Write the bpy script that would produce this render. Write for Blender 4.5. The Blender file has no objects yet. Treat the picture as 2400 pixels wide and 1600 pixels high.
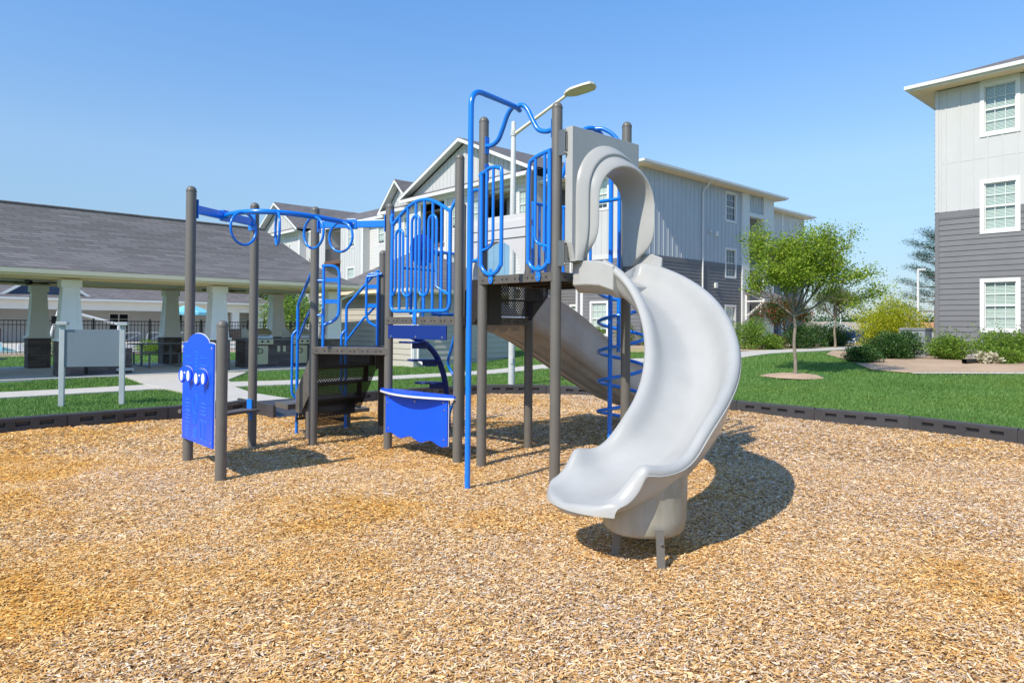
import bpy, bmesh, math, random
import numpy as np
from mathutils import Vector, Matrix
sin, cos, pi, rad = math.sin, math.cos, math.pi, math.radians
sc = bpy.context.scene
# ------------------------------------------------------------------ camera
cam_d = bpy.data.cameras.new("camera")
cam = bpy.data.objects.new("camera", cam_d)
sc.collection.objects.link(cam)
cam_d.sensor_width = 36; cam_d.lens = 24.0; cam_d.shift_y = -0.0240
cam_d.clip_start = 0.05; cam_d.clip_end = 6000
p_, r_ = 0.0122, 0.0080
R0 = Vector((1, 0, 0)); U0 = Vector((0, -sin(p_), cos(p_))); F0 = Vector((0, cos(p_), sin(p_)))
Rr = R0 * cos(r_) + U0 * sin(r_); Ur = U0 * cos(r_) - R0 * sin(r_)
m = Matrix((Rr, Ur, -F0)).transposed().to_4x4(); m.translation = Vector((0, 0, 1.5))
cam.matrix_world = m
sc.camera = cam
# ------------------------------------------------------------------ sky, sun, exposure
SUN_EL, SUN_AZ = rad(44.5), rad(50)          # light travels towards azimuth 50 deg (from +x)
W = bpy.data.worlds.new("World"); sc.world = W; W.use_nodes = True
nt = W.node_tree; nt.nodes.clear()
sky = nt.nodes.new('ShaderNodeTexSky'); sky.sky_type = 'NISHITA'; sky.sun_disc = False
sky.sun_elevation = SUN_EL; sky.sun_rotation = rad(220)
sky.altitude = 0; sky.air_density = 1.15; sky.dust_density = 0.25; sky.ozone_density = 2.2
hsv = nt.nodes.new('ShaderNodeHueSaturation'); hsv.inputs['Saturation'].default_value = 1.0
bg = nt.nodes.new('ShaderNodeBackground'); bg.inputs[1].default_value = 0.15
wo = nt.nodes.new('ShaderNodeOutputWorld')
geo = nt.nodes.new('ShaderNodeTexCoord'); sxyz = nt.nodes.new('ShaderNodeSeparateXYZ'); ramp = nt.nodes.new('ShaderNodeValToRGB')
for i_, (q_, c_) in enumerate(((0, (.37, .45, .70)), (.09, (.53, .61, .74)), (.22, (.84, .92, 1.0)), (.42, (.74, 1.04, 1.30)), (1, (.72, .98, 1.25)))):
    e_ = ramp.color_ramp.elements[i_] if i_ < 2 else ramp.color_ramp.elements.new(q_)
    e_.position = q_; e_.color = (*c_, 1)
mul = nt.nodes.new('ShaderNodeMix'); mul.data_type = 'RGBA'; mul.blend_type = 'MULTIPLY'; mul.inputs[0].default_value = 1
nt.links.new(geo.outputs['Generated'], sxyz.inputs[0]); nt.links.new(sxyz.outputs[2], ramp.inputs[0])
nt.links.new(sky.outputs[0], mul.inputs[6]); nt.links.new(ramp.outputs[0], mul.inputs[7])
nt.links.new(mul.outputs[2], hsv.inputs['Color']); nt.links.new(hsv.outputs[0], bg.inputs[0]); nt.links.new(bg.outputs[0], wo.inputs[0])
sl = bpy.data.lights.new("sun", 'SUN'); sl.energy = 4.2; sl.angle = rad(0.55); sl.color = (1.0, 0.925, 0.79)
so = bpy.data.objects.new("sun", sl); sc.collection.objects.link(so)
sd = Vector((cos(SUN_AZ) * cos(SUN_EL), sin(SUN_AZ) * cos(SUN_EL), -sin(SUN_EL)))
so.rotation_euler = sd.to_track_quat('-Z', 'Y').to_euler()
sc.view_settings.view_transform = 'Standard'; sc.view_settings.look = 'None'
sc.view_settings.exposure = 0.2; sc.view_settings.gamma = 1.0

# ------------------------------------------------------------------ materials
MATS = {}
def mat(name, col, rough=.6, spec=.5, metal=0, nscale=0, namt=0, bump=0, bscale=0, col2=None, stretch=(1, 1, 1), coat=0):
    """principled material; noise of scale nscale mixes col and col2 (or darkens by namt)"""
    if name in MATS: return MATS[name]
    m = bpy.data.materials.new(name); m.use_nodes = True; t = m.node_tree; N = t.nodes; L = t.links
    b = N['Principled BSDF']
    b.inputs['Base Color'].default_value = (*col, 1); b.inputs['Roughness'].default_value = rough
    b.inputs['Specular IOR Level'].default_value = spec; b.inputs['Metallic'].default_value = metal
    b.inputs['Coat Weight'].default_value = coat; b.inputs['Coat Roughness'].default_value = .15
    if nscale or bump:
        tc = N.new('ShaderNodeTexCoord'); mp = N.new('ShaderNodeMapping'); mp.inputs['Scale'].default_value = stretch
        L.new(tc.outputs['Object'], mp.inputs[0])
    if nscale:
        n = N.new('ShaderNodeTexNoise'); n.inputs['Scale'].default_value = nscale; n.inputs['Detail'].default_value = 6; n.inputs['Roughness'].default_value = .6
        L.new(mp.outputs[0], n.inputs['Vector'])
        cr = N.new('ShaderNodeValToRGB'); c2 = col2 or tuple(c * (1 - namt) for c in col)
        cr.color_ramp.elements[0].position = .35; cr.color_ramp.elements[1].position = .68
        cr.color_ramp.elements[0].color = (*c2, 1); cr.color_ramp.elements[1].color = (*col, 1)
        L.new(n.outputs['Fac'], cr.inputs[0]); L.new(cr.outputs[0], b.inputs['Base Color'])
    if bump:
        n2 = N.new('ShaderNodeTexNoise'); n2.inputs['Scale'].default_value = bscale; n2.inputs['Detail'].default_value = 4
        L.new(mp.outputs[0], n2.inputs['Vector'])
        bm_ = N.new('ShaderNodeBump'); bm_.inputs['Strength'].default_value = bump; bm_.inputs['Distance'].default_value = .01
        L.new(n2.outputs['Fac'], bm_.inputs['Height']); L.new(bm_.outputs[0], b.inputs['Normal'])
    MATS[name] = m; return m
def bricky(name, c1, c2, cm, bw, bh, mort=.01, rotz=0, zk=1.0, rough=.85, offs=.5, bump=.4):
    """brick / shingle pattern from object coordinates: (x'+y', z)"""
    m = bpy.data.materials.new(name); m.use_nodes = True; t = m.node_tree; N = t.nodes; L = t.links
    b = N['Principled BSDF']; b.inputs['Roughness'].default_value = rough; b.inputs['Specular IOR Level'].default_value = .2
    tc = N.new('ShaderNodeTexCoord'); mp = N.new('ShaderNodeMapping'); mp.inputs['Rotation'].default_value = (0, 0, -rotz)
    L.new(tc.outputs['Object'], mp.inputs[0])
    sp = N.new('ShaderNodeSeparateXYZ'); L.new(mp.outputs[0], sp.inputs[0])
    ad = N.new('ShaderNodeMath'); ad.operation = 'ADD'; L.new(sp.outputs[0], ad.inputs[0]); L.new(sp.outputs[1], ad.inputs[1])
    mz = N.new('ShaderNodeMath'); mz.operation = 'MULTIPLY'; mz.inputs[1].default_value = zk; L.new(sp.outputs[2], mz.inputs[0])
    cb = N.new('ShaderNodeCombineXYZ'); L.new(ad.outputs[0], cb.inputs[0]); L.new(mz.outputs[0], cb.inputs[1])
    br = N.new('ShaderNodeTexBrick'); br.offset = offs; br.offset_frequency = 2
    br.inputs['Color1'].default_value = (*c1, 1); br.inputs['Color2'].default_value = (*c2, 1); br.inputs['Mortar'].default_value = (*cm, 1)
    br.inputs['Scale'].default_value = 1; br.inputs['Mortar Size'].default_value = mort; br.inputs['Brick Width'].default_value = bw; br.inputs['Row Height'].default_value = bh
    br.inputs['Mortar Smooth'].default_value = .1; br.inputs['Bias'].default_value = -.1
    L.new(cb.outputs[0], br.inputs[0])
    n = N.new('ShaderNodeTexNoise'); n.inputs['Scale'].default_value = 60; n.inputs['Detail'].default_value = 3; L.new(tc.outputs['Object'], n.inputs['Vector'])
    mx = N.new('ShaderNodeMix'); mx.data_type = 'RGBA'; mx.blend_type = 'MULTIPLY'; mx.inputs[0].default_value = .35
    L.new(br.outputs[0], mx.inputs[6]); L.new(n.outputs['Color'], mx.inputs[7]); L.new(mx.outputs[2], b.inputs['Base Color'])
    bp = N.new('ShaderNodeBump'); bp.inputs['Strength'].default_value = bump; bp.inputs['Distance'].default_value = .01; bp.invert = True
    L.new(br.outputs['Fac'], bp.inputs['Height']); L.new(bp.outputs[0], b.inputs['Normal'])
    MATS[name] = m; return m
def perforated():
    m = bpy.data.materials.new('perforated_plate'); m.use_nodes = True; t = m.node_tree; N = t.nodes; L = t.links
    b = N['Principled BSDF']; b.inputs['Base Color'].default_value = (.022, .016, .013, 1); b.inputs['Roughness'].default_value = .5
    uv = N.new('ShaderNodeUVMap'); uv.uv_map = 'UVMap'
    mp = N.new('ShaderNodeMapping'); mp.inputs['Rotation'].default_value = (0, 0, pi / 4); mp.inputs['Scale'].default_value = (36, 36, 36)
    vo = N.new('ShaderNodeTexVoronoi'); vo.voronoi_dimensions = '2D'; vo.inputs['Scale'].default_value = 1; vo.inputs['Randomness'].default_value = 0
    lt = N.new('ShaderNodeMath'); lt.operation = 'LESS_THAN'; lt.inputs[1].default_value = .20
    tr = N.new('ShaderNodeBsdfTransparent'); mx = N.new('ShaderNodeMixShader')
    L.new(uv.outputs[0], mp.inputs[0]); L.new(mp.outputs[0], vo.inputs['Vector']); L.new(vo.outputs['Distance'], lt.inputs[0])
    L.new(lt.outputs[0], mx.inputs[0]); L.new(b.outputs[0], mx.inputs[1]); L.new(tr.outputs[0], mx.inputs[2])
    L.new(mx.outputs[0], N['Material Output'].inputs[0]); MATS['perf'] = m
perforated()
def glassy(name, tint, refl=.25):
    m = bpy.data.materials.new(name); m.use_nodes = True; t = m.node_tree; N = t.nodes; L = t.links
    N.remove(N['Principled BSDF'])
    tr = N.new('ShaderNodeBsdfTransparent'); tr.inputs[0].default_value = (*tint, 1)
    gl = N.new('ShaderNodeBsdfGlossy'); gl.inputs['Roughness'].default_value = .02
    fr = N.new('ShaderNodeLayerWeight'); fr.inputs[0].default_value = .3
    ad = N.new('ShaderNodeMath'); ad.operation = 'MULTIPLY_ADD'; ad.inputs[1].default_value = .45; ad.inputs[2].default_value = refl * .5; ad.use_clamp = True
    mx = N.new('ShaderNodeMixShader')
    L.new(fr.outputs['Facing'], ad.inputs[0]); L.new(ad.outputs[0], mx.inputs[0]); L.new(tr.outputs[0], mx.inputs[1]); L.new(gl.outputs[0], mx.inputs[2])
    L.new(mx.outputs[0], N['Material Output'].inputs[0]); MATS[name] = m; return m
glassy('glass', (.86, .92, .89), .12); glassy('dark_glass', (.30, .38, .48), .10)
def island(name, ramp, rough=.8, big=None, bigscale=.4, trans=0, bigmix=.5):
    """colour chosen at random per loose piece (leaf, chip, blade) with large natural patches"""
    m = bpy.data.materials.new(name); m.use_nodes = True; t = m.node_tree; N = t.nodes; L = t.links
    b = N['Principled BSDF']; b.inputs['Roughness'].default_value = rough; b.inputs['Specular IOR Level'].default_value = .25
    g = N.new('ShaderNodeNewGeometry'); cr = N.new('ShaderNodeValToRGB'); el = cr.color_ramp.elements
    while len(el) < len(ramp): el.new(.5)
    for i, (p, c) in enumerate(ramp): el[i].position = p; el[i].color = (*c, 1)
    L.new(g.outputs['Random Per Island'], cr.inputs[0]); out = cr.outputs[0]
    if big:
        tc = N.new('ShaderNodeTexCoord'); n = N.new('ShaderNodeTexNoise'); n.inputs['Scale'].default_value = bigscale; n.inputs['Detail'].default_value = 5; n.inputs['Roughness'].default_value = .65
        L.new(tc.outputs['Object'], n.inputs['Vector'])
        nf = n.outputs['Fac']
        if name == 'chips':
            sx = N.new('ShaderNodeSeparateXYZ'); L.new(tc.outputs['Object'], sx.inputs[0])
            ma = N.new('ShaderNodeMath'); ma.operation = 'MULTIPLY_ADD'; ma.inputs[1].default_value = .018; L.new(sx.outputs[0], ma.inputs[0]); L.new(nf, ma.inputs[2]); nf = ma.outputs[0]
        c2 = N.new('ShaderNodeValToRGB'); e = c2.color_ramp.elements
        while len(e) < len(big): e.new(.5)
        for i, (p, c) in enumerate(big): e[i].position = p; e[i].color = (*c, 1)
        L.new(nf, c2.inputs[0])
        mx = N.new('ShaderNodeMix'); mx.data_type = 'RGBA'; mx.blend_type = 'MULTIPLY'; mx.inputs[0].default_value = bigmix
        L.new(out, mx.inputs[6]); L.new(c2.outputs[0], mx.inputs[7]); out = mx.outputs[2]
    L.new(out, b.inputs['Base Color'])
    if trans:
        ts = N.new('ShaderNodeBsdfTranslucent'); L.new(out, ts.inputs[0]); mx2 = N.new('ShaderNodeMixShader'); mx2.inputs[0].default_value = trans
        L.new(b.outputs[0], mx2.inputs[1]); L.new(ts.outputs[0], mx2.inputs[2]); L.new(mx2.outputs[0], N['Material Output'].inputs[0])
    MATS[name] = m; return m
def ground_mat(name, cols, s1=40, s2=1.2, bump=.6, bd=.02, stretch=(1, 1, 1), voro=0):
    m = bpy.data.materials.new(name); m.use_nodes = True; t = m.node_tree; N = t.nodes; L = t.links
    b = N['Principled BSDF']; b.inputs['Roughness'].default_value = .9; b.inputs['Specular IOR Level'].default_value = .15
    tc = N.new('ShaderNodeTexCoord'); mp = N.new('ShaderNodeMapping'); mp.inputs['Scale'].default_value = stretch; L.new(tc.outputs['Object'], mp.inputs[0])
    if voro:
        n1 = N.new('ShaderNodeTexVoronoi'); n1.inputs['Scale'].default_value = s1; L.new(mp.outputs[0], n1.inputs['Vector'])
        sp = N.new('ShaderNodeSeparateColor'); L.new(n1.outputs['Color'], sp.inputs[0]); f1 = sp.outputs[0]
    else:
        n1 = N.new('ShaderNodeTexNoise'); n1.inputs['Scale'].default_value = s1; n1.inputs['Detail'].default_value = 8; n1.inputs['Roughness'].default_value = .7
        L.new(mp.outputs[0], n1.inputs['Vector']); f1 = n1.outputs['Fac']
    n2 = N.new('ShaderNodeTexNoise'); n2.inputs['Scale'].default_value = s2; n2.inputs['Detail'].default_value = 5; L.new(tc.outputs['Object'], n2.inputs['Vector'])
    cr = N.new('ShaderNodeValToRGB'); e = cr.color_ramp.elements
    lo, hi = (0.05, .95) if voro else (.32, .68)
    while len(e) < len(cols): e.new(.5)
    for i, c in enumerate(cols): e[i].position = lo + (hi - lo) * i / (len(cols) - 1); e[i].color = (*c, 1)
    L.new(f1, cr.inputs[0])
    c2 = N.new('ShaderNodeValToRGB'); c2.color_ramp.elements[0].position = .35; c2.color_ramp.elements[0].color = (.8, .8, .8, 1); c2.color_ramp.elements[1].position = .65
    L.new(n2.outputs['Fac'], c2.inputs[0])
    mx = N.new('ShaderNodeMix'); mx.data_type = 'RGBA'; mx.blend_type = 'MULTIPLY'; mx.inputs[0].default_value = 1
    L.new(cr.outputs[0], mx.inputs[6]); L.new(c2.outputs[0], mx.inputs[7]); L.new(mx.outputs[2], b.inputs['Base Color'])
    bp = N.new('ShaderNodeBump'); bp.inputs['Strength'].default_value = bump; bp.inputs['Distance'].default_value = bd
    L.new(f1, bp.inputs['Height']); L.new(bp.outputs[0], b.inputs['Normal'])
    MATS[name] = m; return m

mat('post', (.160, .148, .130), .42, .5, nscale=3, namt=.12, bump=.05, bscale=60)
mat('blue', (.002, .215, .86), .28, .6, nscale=5, namt=.08, coat=.3)
mat('blue_plastic', (.008, .105, .88), .38, .5, nscale=4, namt=.08)
mat('navy_plastic', (.004, .03, .22), .45)
mat('white_plastic', (.75, .75, .76), .4)
mat('slide', (.47, .465, .44), .30, .5, nscale=2.2, namt=.11, bump=.04, bscale=25)
mat('slide_white', (.66, .65, .63), .35, .5, nscale=3, namt=.05)
mat('slide_old', (.62, .60, .58), .40, .45, nscale=3, namt=.2, col2=(.50, .47, .44))
mat('drum', (.47, .455, .42), .4, .4, nscale=4, col2=(.28, .27, .19), stretch=(1, 1, .45))
mat('dark_metal', (.035, .028, .024), .5, nscale=8, namt=.3)
mat('rim', (.14, .125, .11), .5, nscale=20, namt=.3)
mat('steel', (.55, .55, .55), .28, .5, 1)
mat('bracket', (.25, .24, .22), .35, .5, .7)
mat('timber', (.062, .060, .064), .5, .5, nscale=4, namt=.25, bump=.1, bscale=50)
mat('black', (.008, .008, .009), .5)
mat('gray_sign', (.23, .28, .33), .35, .5, .2, nscale=2, namt=.08)
mat('gray_post', (.52, .56, .57), .5, nscale=3, namt=.12)
mat('white', (.76, .76, .74), .55, nscale=1.5, namt=.05)
mat('board_shade', (.50, .535, .57), .6, nscale=1.2, namt=.05)  # white board again, with the blue shade of the side wall put into its colour
mat('board', (.58, .575, .56), .6, nscale=1.2, namt=.05)
mat('siding_dark', (.185, .182, .188), .6, nscale=1.2, namt=.12)
mat('siding_light', (.66, .64, .62), .6, nscale=1.2, namt=.06)
mat('siding_shed', (.55, .51, .45), .6, nscale=1.2, namt=.08)
mat('siding_blue', (.22, .38, .52), .6, nscale=1.2, namt=.1)
mat('door_navy', (.02, .045, .10), .5, nscale=2, namt=.2)
mat('cream', (.84, .74, .53), .6, nscale=2, namt=.06)
mat('beam_bounce', (.84, .66, .42), .7, nscale=2, namt=.06)  # cream beams with warm bounced light put into the colour
mat('soffit', (.86, .70, .48), .7, nscale=2, namt=.06)
mat('column', (.90, .87, .81), .6, nscale=2, namt=.06)
mat('blind', (.70, .74, .70), .7)
mat('brown', (.16, .09, .06), .7, nscale=5, namt=.3)
mat('room', (.03, .035, .04), .9)
mat('concrete', (.60, .56, .49), .85, nscale=3, namt=.12, bump=.3, bscale=80)
mat('slab', (.60, .57, .52), .85, nscale=2, namt=.14, bump=.3, bscale=60)
mat('lamp_metal', (.62, .62, .60), .45, nscale=5, namt=.1)
mat('lamp_arm', (.72, .64, .50), .45)
mat('tank_red', (.5, .01, .01), .35)
mat('bark', (.33, .28, .22), .9, nscale=25, col2=(.18, .14, .10), bump=.6, bscale=40, stretch=(1, 1, .2))
mat('truck_paint', (.01, .022, .07), .2, .6, coat=.6)
mat('car_red', (.45, .015, .02), .2, .6, coat=.6)
mat('tyre', (.02, .02, .02), .8)
mat('gray_metal', (.22, .23, .23), .5, nscale=6, namt=.2)
mat('water', (.10, .55, .62), .08, .6, bump=.5, bscale=6)
mat('cyan_cloth', (.20, .58, .72), .8)
mat('pipe_black', (.02, .02, .022), .45)
bricky('shingle', (.19, .175, .175), (.26, .245, .245), (.10, .09, .09), .55, .16, .010, rad(42), 2.0)
bricky('shingle_pav', (.180, .172, .168), (.262, .252, .248), (.10, .094, .09), .62, .13, .010, rad(44), 1.75)
bricky('brick_dark', (.15, .115, .105), (.23, .185, .165), (.11, .10, .095), .30, .10, .006, rad(44), 1)
ground_mat('lawn_mat', [(.04, .11, .02), (.09, .21, .05), (.15, .30, .08)], 55, .5, .8, .03)
ground_mat('mulch_mat', [(.13, .07, .03), (.42, .25, .11), (.62, .45, .28), (.30, .17, .08)], 38, .8, 1, .02, (1, 1, 1), 1)
ground_mat('bed_mat', [(.34, .22, .14), (.58, .42, .29), (.70, .54, .40)], 60, .9, .8, .02)
ground_mat('straw_mat', [(.25, .2, .08), (.5, .42, .2), (.45, .45, .18)], 50, .9, .8, .02)
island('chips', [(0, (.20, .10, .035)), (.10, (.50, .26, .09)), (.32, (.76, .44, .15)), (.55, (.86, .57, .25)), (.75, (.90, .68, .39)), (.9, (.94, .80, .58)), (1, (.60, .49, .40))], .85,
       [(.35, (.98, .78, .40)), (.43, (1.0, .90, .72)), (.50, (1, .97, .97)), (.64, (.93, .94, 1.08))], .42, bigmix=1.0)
island('blades', [(0, (.08, .17, .03)), (.45, (.15, .29, .06)), (.8, (.22, .38, .10)), (1, (.34, .46, .18))], .7, [(.35, (.72, .80, .7)), (.5, (1, 1, 1)), (.66, (1, .94, .75))], .35, trans=.25, bigmix=.9)
island('leaf_young', [(0, (.10, .18, .012)), (.5, (.28, .42, .03)), (.9, (.46, .58, .07)), (1, (.55, .54, .14))], .5, trans=.45)
island('leaf_olive', [(0, (.06, .10, .015)), (.6, (.15, .22, .035)), (1, (.30, .26, .07))], .5, trans=.3)
island('leaf_shrub', [(0, (.012, .04, .008)), (.5, (.03, .09, .014)), (.85, (.07, .16, .03)), (1, (.20, .30, .10))], .35, trans=.15)
island('leaf_lime', [(0, (.20, .28, .015)), (.5, (.50, .56, .03)), (.9, (.72, .70, .06)), (1, (.7, .42, .06))], .5, trans=.5)
island('leaf_bright', [(0, (.06, .14, .01)), (.5, (.17, .30, .03)), (1, (.32, .44, .08))], .5, trans=.3)
island('leaf_red', [(0, (.03, .07, .012)), (.6, (.05, .12, .02)), (.8, (.25, .06, .03)), (1, (.42, .14, .08))], .5, trans=.25)
island('leaf_pine', [(0, (.008, .03, .010)), (.6, (.02, .065, .018)), (1, (.05, .11, .03))], .6, trans=.1)
island('leaf_pale', [(0, (.35, .30, .18)), (1, (.62, .58, .42))], .6)

# ------------------------------------------------------------------ mesh helpers
ORG = {}
class MB:
    def __init__(s): s.v = []; s.f = []; s.uv = {}; s.mi = {}
    def add(s, vs, fs, uvs=None, mi=0):
        o = len(s.v); s.v += [tuple(v) for v in vs]
        for i, f in enumerate(fs):
            if uvs: s.uv[len(s.f)] = uvs[i]
            if mi: s.mi[len(s.f)] = mi
            s.f.append(tuple(o + k for k in f))
        return s
    def box(s, x0, x1, y0, y1, z0, z1, T=None, mi=0):
        P = [(x, y, z) for z in (z0, z1) for y in (y0, y1) for x in (x0, x1)]
        if T: P = [T(*q) for q in P]
        return s.add(P, [(0, 2, 3, 1), (4, 5, 7, 6), (0, 1, 5, 4), (2, 6, 7, 3), (0, 4, 6, 2), (1, 3, 7, 5)], mi=mi)
    def prism(s, poly, d0, d1, T):
        """poly of (a,z), extruded along b from d0 to d1; T(a,b,z)"""
        n = len(poly); P = [T(a, d0, z) for a, z in poly] + [T(a, d1, z) for a, z in poly]
        return s.add(P, [tuple(range(n)), tuple(range(2 * n - 1, n - 1, -1))] + [(i, i + n, (i + 1) % n + n, (i + 1) % n) for i in range(n)])
    def plate(s, poly, z0, z1):
        n = len(poly); P = [(x, y, z0) for x, y in poly] + [(x, y, z1) for x, y in poly]
        return s.add(P, [tuple(range(n - 1, -1, -1)), tuple(range(n, 2 * n))] + [(i, (i + 1) % n, (i + 1) % n + n, i + n) for i in range(n)])
    def tube(s, pts, r, n=10, closed=False, cap=True):
        pts = [Vector(q) for q in pts]; k = len(pts); rs = r if isinstance(r, (list, tuple)) else [r] * k
        tg = []
        for i in range(k):
            a = pts[(i - 1) % k] if (closed or i) else pts[0]; b = pts[(i + 1) % k] if (closed or i < k - 1) else pts[-1]
            tg.append((b - a).normalized())
        up = Vector((0, 0, 1)) if abs(tg[0].z) < .9 else Vector((1, 0, 0))
        nn = (up - tg[0] * up.dot(tg[0])).normalized(); P = []
        for i in range(k):
            nn = (nn - tg[i] * nn.dot(tg[i])).normalized(); bb = tg[i].cross(nn)
            for j in range(n):
                a = 2 * pi * j / n; P.append(pts[i] + (nn * cos(a) + bb * sin(a)) * rs[i])
        F = []
        for i in range(k if closed else k - 1):
            for j in range(n):
                i2 = (i + 1) % k; F.append((i * n + j, i2 * n + j, i2 * n + (j + 1) % n, i * n + (j + 1) % n))
        if cap and not closed:
            F.append(tuple(range(n))); F.append(tuple((k - 1) * n + j for j in range(n - 1, -1, -1)))
        return s.add(P, F)
    def lathe(s, c, prof, n=24, T=None):
        P = []; F = []
        for r, z in prof:
            for j in range(n):
                a = 2 * pi * j / n; q = (r * cos(a), r * sin(a), z)
                P.append(T(*q) if T else (c[0] + q[0], c[1] + q[1], c[2] + q[2]))
        for i in range(len(prof) - 1):
            for j in range(n):
                F.append((i * n + j, i * n + (j + 1) % n, (i + 1) * n + (j + 1) % n, (i + 1) * n + j))
        F.append(tuple(range(n - 1, -1, -1))); F.append(tuple((len(prof) - 1) * n + j for j in range(n)))
        return s.add(P, F)
    def bolt(s, p, d, r=.011):
        d = Vector(d).normalized(); p = Vector(p)
        return s.tube([p, p + d * .004, p + d * .008, p + d * .009], [r, r, r * .7, r * .2], 8)
def fr(ox, oy, oz, ang):
    c, q = cos(ang), sin(ang)
    return lambda a, b, z: (ox + a * c - b * q, oy + a * q + b * c, oz + z)
SPLIT = {'room_behind', 'stringer', 'gate_bracket', 'handle_plate', 'clamp', 'end_plate', 'head_trim', 'trim', 'pilaster', 'vent', 'corner_board', 'bolt', 'knob', 'seat_bracket', 'outlet_cover', 'bracket', 'barge_board', 'mirror', 'brace', 'handle', 'balcony_floor', 'beam', 'foundation', 'side_tube', 'support_beam', 'deck_beam', 'band_board', 'gable_trim', 'brick_wall', 'platform', 'drain', 'end_wall', 'climber_frame', 'panel_frame'}
def pieces(mb):
    par = list(range(len(mb.v)))
    def find(i):
        while par[i] != i: par[i] = par[par[i]]; i = par[i]
        return i
    for f in mb.f:
        for k in f[1:]: par[find(k)] = find(f[0])
    out = {}
    for i, f in enumerate(mb.f): out.setdefault(find(f[0]), []).append(i)
    res = []
    for fs in out.values():
        n = MB(); mp = {}
        for i in fs:
            q = []
            for k in mb.f[i]:
                if k not in mp: mp[k] = len(n.v); n.v.append(mb.v[k])
                q.append(mp[k])
            n.f.append(tuple(q))
        res.append(n)
    return res
def obj(name, mb, m, parent=None, loc=None, bev=0, smooth=None, kind=None):
    if name in SPLIT and parent is not None and not mb.uv:
        ps = pieces(mb)
        if 1 < len(ps) <= 40: return [obj1(name, p, m, parent, loc, bev, smooth, kind) for p in ps][0]
    return obj1(name, mb, m, parent, loc, bev, smooth, kind)
def obj1(name, mb, m, parent=None, loc=None, bev=0, smooth=None, kind=None):
    me = bpy.data.meshes.new(name)
    if parent is not None: o0 = ORG[parent.name]
    else: o0 = Vector(loc) if loc else Vector((0, 0, 0))
    me.from_pydata([(x - o0[0], y - o0[1], z - o0[2]) for x, y, z in mb.v], [], mb.f)
    ms = m if isinstance(m, (list, tuple)) else [m]
    for k in ms: me.materials.append(MATS[k])
    for i, k in mb.mi.items(): me.polygons[i].material_index = k
    if mb.uv:
        ul = me.uv_layers.new(name='UVMap')
        for i, u in mb.uv.items():
            for li, q in zip(me.polygons[i].loop_indices, u): ul.data[li].uv = q
    bm = bmesh.new(); bm.from_mesh(me); bmesh.ops.recalc_face_normals(bm, faces=bm.faces); bm.to_mesh(me); bm.free()
    if smooth is not None: me.shade_smooth(); me.set_sharp_from_angle(angle=rad(smooth))
    o = bpy.data.objects.new(name, me); sc.collection.objects.link(o)
    ORG[o.name] = o0
    if parent is not None: o.parent = parent
    else: o.location = o0
    if bev:
        b = o.modifiers.new('bevel', 'BEVEL'); b.width = bev; b.segments = 2; b.limit_method = 'ANGLE'; b.angle_limit = rad(40); b.harden_normals = smooth is not None
    if kind: o['kind'] = kind
    return o
def tag(o, label, cat, group=None, kind=None):
    o['label'] = label; o['category'] = cat
    if group: o['group'] = group
    if kind: o['kind'] = kind
    return o
def thing(name, loc, label, cat, group=None):
    o = bpy.data.objects.new(name, None); o.empty_display_size = .2; sc.collection.objects.link(o)
    o.location = loc; ORG[o.name] = Vector(loc); return tag(o, label, cat, group)
def copy_tree(o, loc, label, rotz=None):
    c = o.copy(); sc.collection.objects.link(c); c.location = loc; c['label'] = label; ORG[c.name] = Vector(loc)
    if rotz is not None: c.rotation_euler = (0, 0, rotz)
    def rec(src, dst):
        for ch in [k for k in sc.collection.objects if k.parent == src]:
            d = ch.copy(); sc.collection.objects.link(d); d.parent = dst; ORG[d.name] = ORG[c.name]; rec(ch, d)
    rec(o, c); return c
def rnd(pts, r=.05, k=5):
    """round the corners of a polyline"""
    pts = [Vector(q) for q in pts]; out = [pts[0]]
    for i in range(1, len(pts) - 1):
        a, b, c = pts[i - 1], pts[i], pts[i + 1]
        ra = min(r, (a - b).length * .49); rc = min(r, (c - b).length * .49)
        A = b + (a - b).normalized() * ra; C_ = b + (c - b).normalized() * rc
        for j in range(k + 1):
            t = j / k; out.append(A * (1 - t) ** 2 + b * 2 * t * (1 - t) + C_ * t * t)
    out.append(pts[-1]); return out
def crom(pts, k=8):
    P = [Vector(q) for q in pts]; P = [P[0] * 2 - P[1]] + P + [P[-1] * 2 - P[-2]]; out = []
    for i in range(1, len(P) - 2):
        for j in range(k):
            t = j / k; out.append(.5 * ((2 * P[i]) + (-P[i - 1] + P[i + 1]) * t + (2 * P[i - 1] - 5 * P[i] + 4 * P[i + 1] - P[i + 2]) * t * t + (-P[i - 1] + 3 * P[i] - 3 * P[i + 1] + P[i + 2]) * t ** 3))
    out.append(P[-2]); return out
def np_mesh(name, V, nper, m, parent=None, loc=(0, 0, 0), kind=None, smooth=False):
    """V: (count*nper,3) loose polygons of nper vertices (each polygon its own island)"""
    V = np.asarray(V, dtype=np.float32); o0 = ORG[parent.name] if parent is not None else Vector(loc)
    V = V - np.array(o0, dtype=np.float32); n = len(V); cnt = n // nper
    me = bpy.data.meshes.new(name); me.vertices.add(n); me.vertices.foreach_set('co', V.ravel())
    me.loops.add(n); me.loops.foreach_set('vertex_index', np.arange(n, dtype=np.int32))
    me.polygons.add(cnt); me.polygons.foreach_set('loop_start', np.arange(0, n, nper, dtype=np.int32))
    me.update(calc_edges=True); me.materials.append(MATS[m])
    o = bpy.data.objects.new(name, me); sc.collection.objects.link(o); ORG[o.name] = o0
    if parent is not None: o.parent = parent
    else: o.location = o0
    if kind: o['kind'] = kind
    return o
rng = np.random.default_rng(7)
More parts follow.
